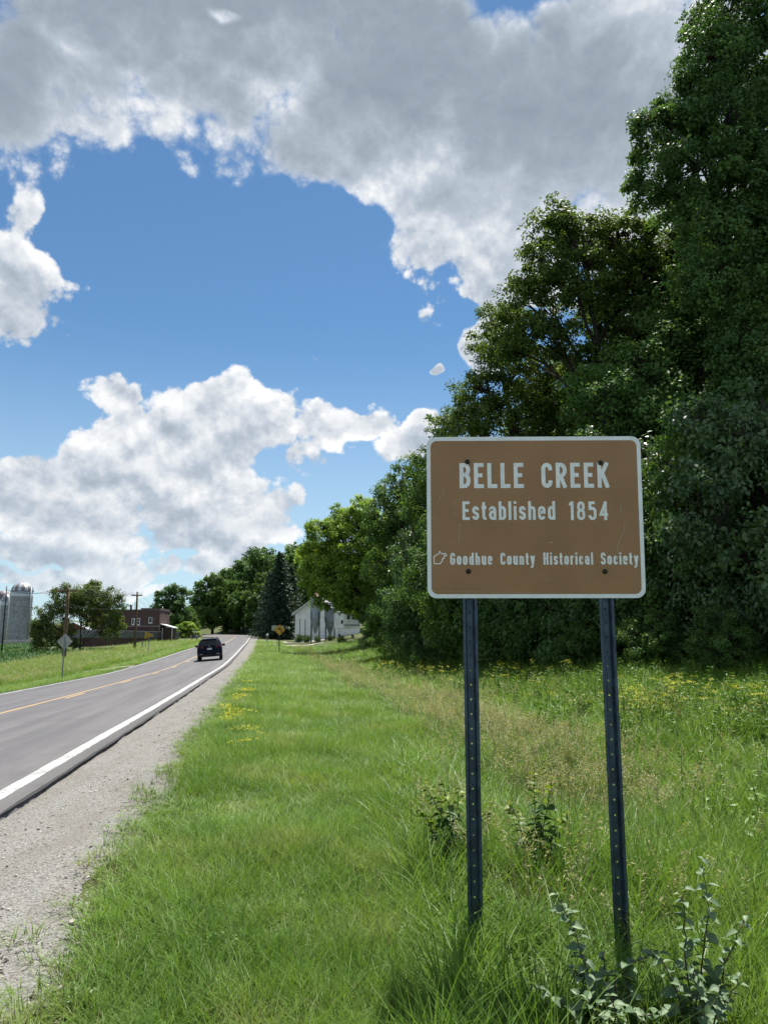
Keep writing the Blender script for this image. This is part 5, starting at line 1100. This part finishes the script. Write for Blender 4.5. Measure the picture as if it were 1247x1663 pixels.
# mown verge
x, y, z, s, d, wd = field(330000, 1, 130, 4.75, 11.5, 9.0, rng, 1.7)
lim = mown(s)+.35*vnoise(x, y, 1.1, 3); edge = 4.90+.10*vnoise(x, y, 7, 4)+.09*vnoise(x, y, 1.3, 6)+.12*rng.normal(size=len(d))
m = (d < lim) & ((d > edge) | (rng.random(len(d)) < .05)); m &= rng.random(len(d)) < np.clip((d-edge)/.2, .5, 1)
x, y, z, s, d, wd = [v[m] for v in (x, y, z, s, d, wd)]; n = len(x); hz = np.clip(.85+.3*vnoise(x, y, 1.6, 5)+rng.normal(size=n)*.15, .4, 1.7)*np.clip(.55+(d-4.9)/.9, .5, 1)
idx = rng.integers(0, 4, n); dry = (rng.random(n) < .09+.16*(vnoise(x, y, 1.3, 8) > .9)); idx[dry] = 4
wsc = np.minimum(wd, 3.5); scatter('lawn_grass', 'shaggy mown green grass between the shoulder and the sign', 'grass', np.stack([x, y, z-.012], 1), upright(n, rng), np.stack([wsc, wsc, hz*np.minimum(wd, 2)**.35], 1), idx, lawn+[dryt])
print('lawn', n)
k = rng.choice(n, 380, replace=False); k = k[(s[k] < 45)]; m_ = len(k); sz = rng.uniform(.09, .2, m_)
scatter('lawn_weeds', 'small broad-leaved weeds growing in the mown verge', 'weeds', np.stack([x[k], y[k], z[k]-.02], 1), upright(m_, rng, .2), np.stack([sz*2.2, sz*2.2, sz], 1), rng.integers(0, 2, m_), weeds[2:])
# tall grass round the posts and over the bank
x, y, z, s, d, wd = field(190000, .5, 95, 6.3, 24, 11.5, rng, 1.5)
lim = mown(s)+.25*vnoise(x, y, 1.1, 3); tanb = np.clip(1-np.abs(d-(10.3+.5*vnoise(x, y, .35, 12)))/1.9, 0, 1)*np.clip((s-5.5)/3, 0, 1)
m = (d > lim) & (rng.random(len(d)) > .40*tanb); x, y, z, s, d, wd = [v[m] for v in (x, y, z, s, d, wd)]; n = len(x)
hz = np.clip(.8+.25*vnoise(x, y, .9, 13)+rng.normal(size=n)*.2, .35, 1.5)*np.where(s > 7, np.clip(.62+(d-9)*.03, .5, 1.0), np.where(np.hypot(x-.85, y-4.35) < .75, .55, .82)); wsc = np.minimum(wd, 3.0)
scatter('tall_grass', 'tall uncut green grass round the sign posts and up the bank', 'grass', np.stack([x, y, z-.02], 1), upright(n, rng, .14), np.stack([wsc, wsc, hz], 1), rng.integers(0, 4, n), tall)
print('tall', n)
# dry seed heads in the ditch
x, y, z, s, d, wd = field(60000, 2, 95, 6.8, 14, 9.0, rng, 1.4); tanb = np.clip(1.1-np.abs(d-(9.7+.5*vnoise(x, y, .35, 12)))/1.25, 0, 1)
m = rng.random(len(d)) < np.where(s < 6, .05, .02+.30*tanb)*np.clip(1.4-(s-40)/60, .3, 1); m &= d > mown(s)+.1; x, y, z, s, d, wd = [v[m] for v in (x, y, z, s, d, wd)]; n = len(x); wsc = np.minimum(wd, 2.2)
scatter('seed_grass', 'dry tan seed heads of uncut grass along the ditch', 'grass', np.stack([x, y, z-.02], 1), upright(n, rng, .16), np.stack([wsc, wsc, np.clip(rng.normal(size=n)*.13+.82, .4, 1.2)], 1), rng.integers(0, 3, n), seed)
print('seed', n)
# weeds with yellow umbels on the bank
x, y, z, s, d, wd = field(60000, 4.5, 80, 9.8, 24, 11, rng, 1.5); pt = vnoise(x, y, .55, 15)
m = rng.random(len(d)) < np.clip(.02+.12*np.clip((d-10.8)/2.5, 0, 1)+.14*pt, .01, .45); x, y, z, s, d, wd, pt = [v[m] for v in (x, y, z, s, d, wd, pt)]; n = len(x)
fl = (rng.random(n) < np.clip(.16+.3*pt, .02, .7)*np.clip((15.5-d)/3.0, .01, 1)*np.clip((50-s)/25, .12, 1)); idx = np.where(fl, rng.integers(0, 2, n), rng.integers(2, 4, n)); wsc = np.minimum(wd, 1.5)
scatter('flowering_weeds', 'leafy weeds with yellow flower heads on the bank below the wood', 'weeds', np.stack([x, y, z-.02], 1), upright(n, rng, .12), np.stack([wsc, wsc, np.clip(rng.normal(size=n)*.15+.85, .45, 1.25)], 1), idx, weeds)
print('weeds', n)
# yellow flowers along the shoulder edge
pts = []
for s0, d0, k in ((13.6, 5.25, 9), (15.5, 5.15, 7), (11.8, 5.5, 5), (19, 5.2, 6), (21, 5.3, 5), (10.2, 5.6, 2), (27, 5.3, 4)):
    for _ in range(k): pts.append((s0+rng.normal()*.5, d0+abs(rng.normal())*.18))
pts = np.array(pts); th = np.interp(pts[:, 0], S, TH); x = np.interp(pts[:, 0], S, RC[:, 0])+np.cos(th)*pts[:, 1]; y = np.interp(pts[:, 0], S, RC[:, 1])+np.sin(th)*pts[:, 1]; n = len(x)
scatter('roadside_flowers', 'low yellow flowers in the grass along the shoulder', 'flowers', np.stack([x, y, land(x, y, False)], 1), upright(n, rng, .1), np.ones((n, 3))*rng.uniform(.7, 1.3, (n, 1)), np.zeros(n, int), [lowfl])
# left verge and crop
x, y, z, s, d, wd = field(150000, 18, 175, -15, -3.85, 22, rng, 1.35); m = ~((s > 41) & (s < 64) & (np.abs(d-np.interp(s, [42, 47, 52, 58, 62], [-17, -12, -9.5, -6.5, -4])) < 1.4)); x, y, z, s, d, wd = [v[m] for v in (x, y, z, s, d, wd)]; n = len(x)
low = d > -6.3+.5*vnoise(x, y, .3, 17); idx = np.where(low, rng.integers(0, 4, n), rng.integers(4, 8, n)); dr = (~low) & (rng.random(n) < .14); idx[dr] = 8; wsc = np.minimum(wd, 3.0)
scatter('verge_grass', 'green grass of the left verge between the road and the crop', 'grass', np.stack([x, y, z-.02], 1), upright(n, rng), np.stack([wsc*1.4, wsc*1.4, np.where(low, 1.0, .85)*np.clip(1+rng.normal(size=n)*.2, .5, 1.5)], 1), idx, lawn+tall+[seed[0]])
print('verge', n)
r_, k_ = np.meshgrid(np.arange(-75, -15.5, .76), np.arange(26, 240, 1.0)); r_ = r_.ravel(); k_ = k_.ravel()+rng.normal(size=r_.size)*.15; th = .1525
x = -6+np.cos(th)*r_-np.sin(th)*k_; y = np.sin(th)*r_+np.cos(th)*k_; m = (np.abs(x) < 3+y*.62) & ~((y > 112) & (x > -58)) & (np.hypot(x+39, y-100) > 3); x, y = x[m], y[m]; n = len(x); gk = rng.random(n) < 1/(1+(np.hypot(x, y)/80)**1.3); x, y = x[gk], y[gk]; n = len(x)
scatter('crop_field', 'rows of low green crop in the left field', 'crop', np.stack([x, y, land(x, y)-.02], 1), np.stack([rng.normal(size=n)*.1, rng.normal(size=n)*.1, rng.uniform(0, 6.28, n)], 1), np.ones((n, 3))*rng.uniform(.8, 1.3, (n, 1)), rng.integers(0, 3, n), crop)
print('crop', n)
# loose stones on the shoulder
def stone(k):
    bm = bmesh.new(); bmesh.ops.create_icosphere(bm, subdivisions=1, radius=1); r = np.random.default_rng(k)
    for v in bm.verts: v.co = v.co*r.uniform(.7, 1.2); v.co.z *= .6
    me = bpy.data.meshes.new('stone'); bm.to_mesh(me); bm.free(); return me
def stone_mat():
    m = bpy.data.materials.new('loose_stone'); m.use_nodes = True; t = NT(m.node_tree); bs = m.node_tree.nodes['Principled BSDF']; r = t.new('ShaderNodeObjectInfo').outputs['Random']
    t.l.new(t.mix(r, (.14, .12, .10), (.40, .38, .34)), bs.inputs['Base Color']); bs.inputs['Roughness'].default_value = .85; return m
SM = stone_mat(); stones = [source('stone', stone(k), SM) for k in range(3)]
n = 26000; s = 1.5+40*rng.random(n)**1.8; d = 3.74+1.5*rng.random(n)**.8; m = rng.random(n) < np.clip(.25+.5*vnoise(s, d*3, 1.2, 33)+.5*(d > 4.5), .1, 1); s, d = s[m], d[m]; n = len(s); x, y, z = onroad(s, np.minimum(d, 4.9)); th = np.interp(s, S, TH); x = x+np.cos(th)*np.maximum(d-4.9, 0); y = y+np.sin(th)*np.maximum(d-4.9, 0)
sz = np.clip(.0042*np.exp(rng.normal(size=n)*.62), .002, .02); scatter('loose_gravel', 'loose small stones lying on the gravel shoulder', 'gravel', np.stack([x, y, z-.048], 1), rng.uniform(0, 6.28, (n, 3))*np.array([.1, .1, 1]), np.stack([sz, sz, sz], 1), rng.integers(0, 3, n), stones)

# ------------------------------------------------------------------ single plants with leaves one can pick out
def leaf_mesh(name, L, W, mat, cup=.38, curl=.34):
    q = np.linspace(0, 1, 7); wv = W/2*np.sin(np.pi*q**.8)**.85; mb = MB(); vs = []
    for t, w in zip(q, wv):
        zc = -curl*L*t*t; vs += [(-w, L*t, zc+cup*w*1.2), (0, L*t, zc), (w, L*t, zc+cup*w*1.2)]
    mb.add(vs, [f for i in range(6) for f in ((i*3, i*3+1, i*3+4, i*3+3), (i*3+1, i*3+2, i*3+5, i*3+4))]); me = mb.mesh(name); me.materials.append(mat); me.polygons.foreach_set('use_smooth', np.ones(len(me.polygons), bool)); return me
ML_PALE = leaf_material('pale_shrub_leaf', (.085, .155, .080), (.20, .285, .155), .30, .55, per='obj', spec=.35); ML_YG = leaf_material('yellow_green_leaf', (.07, .14, .02), (.20, .26, .03), .4, .45, per='obj'); ML_DG = leaf_material('round_dark_leaf', (.045, .10, .03), (.10, .17, .05), .38, .45, per='obj')
M_STEM = material('reddish_stem', (.07, .05, .03), .7)
def plant(name, label, base, stems, mat, L, W, gap, rngp, pair=True, top_mat=None):
    """stems: lists of world points; leaves are separate parts along them"""
    t = thing(name, label, 'plant', base); bx, by, bz = base; lm = [leaf_mesh('leaf', L*k, W*k, mat) for k in (1.0, .78, .55)]; lt = [leaf_mesh('leaf', L*k, W*k, top_mat or mat) for k in (1.0, .78, .55)]
    for st in stems:
        p = [Vector(q)-Vector(base) for q in st]; pts = []
        for i in range(len(p)-1):
            for j in range(4): pts.append(p[i].lerp(p[i+1], j/4))
        pts.append(p[-1]); pts = [q+Vector((rngp.normal()*.004, rngp.normal()*.004, 0)) for q in pts]
        MB().tube(pts, [.0045*(1-.7*i/len(pts)) for i in range(len(pts))], 5).build('stem', M_STEM, t, True)
        ln = [0]
        for i in range(1, len(pts)): ln.append(ln[-1]+(pts[i]-pts[i-1]).length)
        dd = ln[-1]*.16; k = 0
        while dd < ln[-1]+.001:
            pos = Vector([float(np.interp(dd, ln, [q[a] for q in pts])) for a in range(3)]); u = dd/ln[-1]; az = k*1.9+rngp.normal()*.4
            for h in ((0, math.pi) if pair else (0,)):
                o = link('leaf', (lt if (top_mat and u > .72) else lm)[0 if u < .7 else (1 if u < .9 else 2)], t); o.location = pos; o.rotation_euler = (rngp.uniform(-.35, .65), rngp.normal()*.35, az+h+rngp.normal()*.3); f = rngp.uniform(.75, 1.15); o.scale = (f, f, f)
            dd += gap*rngp.uniform(.7, 1.3); k += 1
    return t
rp_ = np.random.default_rng(3)
def at(px, py, D): return pix(px, py, D)
def fan(px, D): x, y, z = pix(px, 1600, D)[0], D, 0; return (x, y, zat(x, y))
b = fan(985, 3.35)
plant('grey_leaved_shrub', 'low shrub with pale grey-green leaves sprawling below the right post', b, [[b, at(960, 1600, 3.3), at(935, 1520, 3.35), at(902, 1450, 3.4)], [b, at(1000, 1620, 3.3), at(930, 1640, 3.25), at(862, 1598, 3.2)], [b, at(1000, 1590, 3.3), at(1035, 1560, 3.35), at(1075, 1545, 3.45)], [b, at(985, 1580, 3.4), at(975, 1545, 3.4)], [b, at(1020, 1610, 3.3), at(1020, 1575, 3.3)], [b, at(970, 1650, 3.2), at(950, 1625, 3.2), at(935, 1610, 3.2)], [b, at(1000, 1640, 3.15), at(985, 1612, 3.15)], [b, at(1010, 1640, 3.2), at(1050, 1650, 3.15), at(1085, 1640, 3.1)], [b, at(960, 1640, 3.3), at(945, 1590, 3.3), at(925, 1570, 3.3)]], ML_PALE, .070, .042, .029, rp_)
b = fan(1120, 3.3)
plant('grey_leaved_shrub', 'upright pale grey-green shrub with tall thin stems right of the right post', b, [[b, at(1112, 1560, 3.3), at(1110, 1490, 3.3), at(1108, 1430, 3.35)], [b, at(1140, 1570, 3.35), at(1150, 1480, 3.35), at(1138, 1395, 3.4)], [b, at(1170, 1600, 3.3), at(1190, 1530, 3.3), at(1212, 1480, 3.3)], [b, at(1130, 1630, 3.15), at(1128, 1590, 3.15), at(1120, 1560, 3.15)], [b, at(1160, 1650, 3.1), at(1175, 1630, 3.1), at(1165, 1600, 3.1)], [b, at(1150, 1640, 3.2), at(1185, 1620, 3.2), at(1200, 1580, 3.2)], [b, at(1100, 1620, 3.25), at(1075, 1560, 3.3), at(1055, 1545, 3.3)]], ML_PALE, .070, .042, .032, rp_)
x, y, z = spot(725, 5.9); plant('broadleaf_weed', 'leafy yellow-tipped sapling in the seed grass left of the left post', (x, y, z), [[(x, y, z), at(715, 1320, 5.7), at(695, 1282, 5.7), at(680, 1262, 5.7)], [(x, y, z), at(700, 1345, 5.6), at(690, 1325, 5.6), at(678, 1312, 5.6)], [(x, y, z), at(730, 1315, 5.7), at(722, 1285, 5.7), at(715, 1262, 5.7)], [(x, y, z), at(765, 1340, 5.8), at(790, 1320, 5.8), at(800, 1305, 5.8)], [(x, y, z), at(735, 1330, 5.9), at(745, 1300, 5.9), at(742, 1270, 5.9)], [(x, y, z), at(715, 1350, 5.9), at(705, 1335, 5.9)]], ML_DG, .075, .062, .040, rp_, True, ML_YG)
x, y, z = spot(878, 5.6); plant('broadleaf_weed', 'upright sapling with round yellow-green leaves between the two posts', (x, y, z), [[(x, y, z), at(872, 1380, 5.6), at(868, 1310, 5.6), at(866, 1252, 5.6)], [(x, y, z), at(895, 1360, 5.5), at(912, 1335, 5.5), at(922, 1318, 5.5)], [(x, y, z), at(850, 1360, 5.5), at(835, 1320, 5.5), at(828, 1295, 5.5)], [(x, y, z), at(880, 1360, 5.6), at(893, 1290, 5.6), at(898, 1258, 5.6)]], ML_DG, .078, .066, .042, rp_, True, ML_YG)
x, y, z = spot(1160, 5.8); plant('broadleaf_weed', 'small yellow-green sapling in the grass right of the right post', (x, y, z), [[(x, y, z), at(1165, 1400, 5.8), at(1160, 1370, 5.8)], [(x, y, z), at(1120, 1410, 5.8), at(1100, 1385, 5.8)], [(x, y, z), at(1190, 1400, 5.8), at(1200, 1380, 5.8)]], ML_YG, .055, .045, .05, rp_)
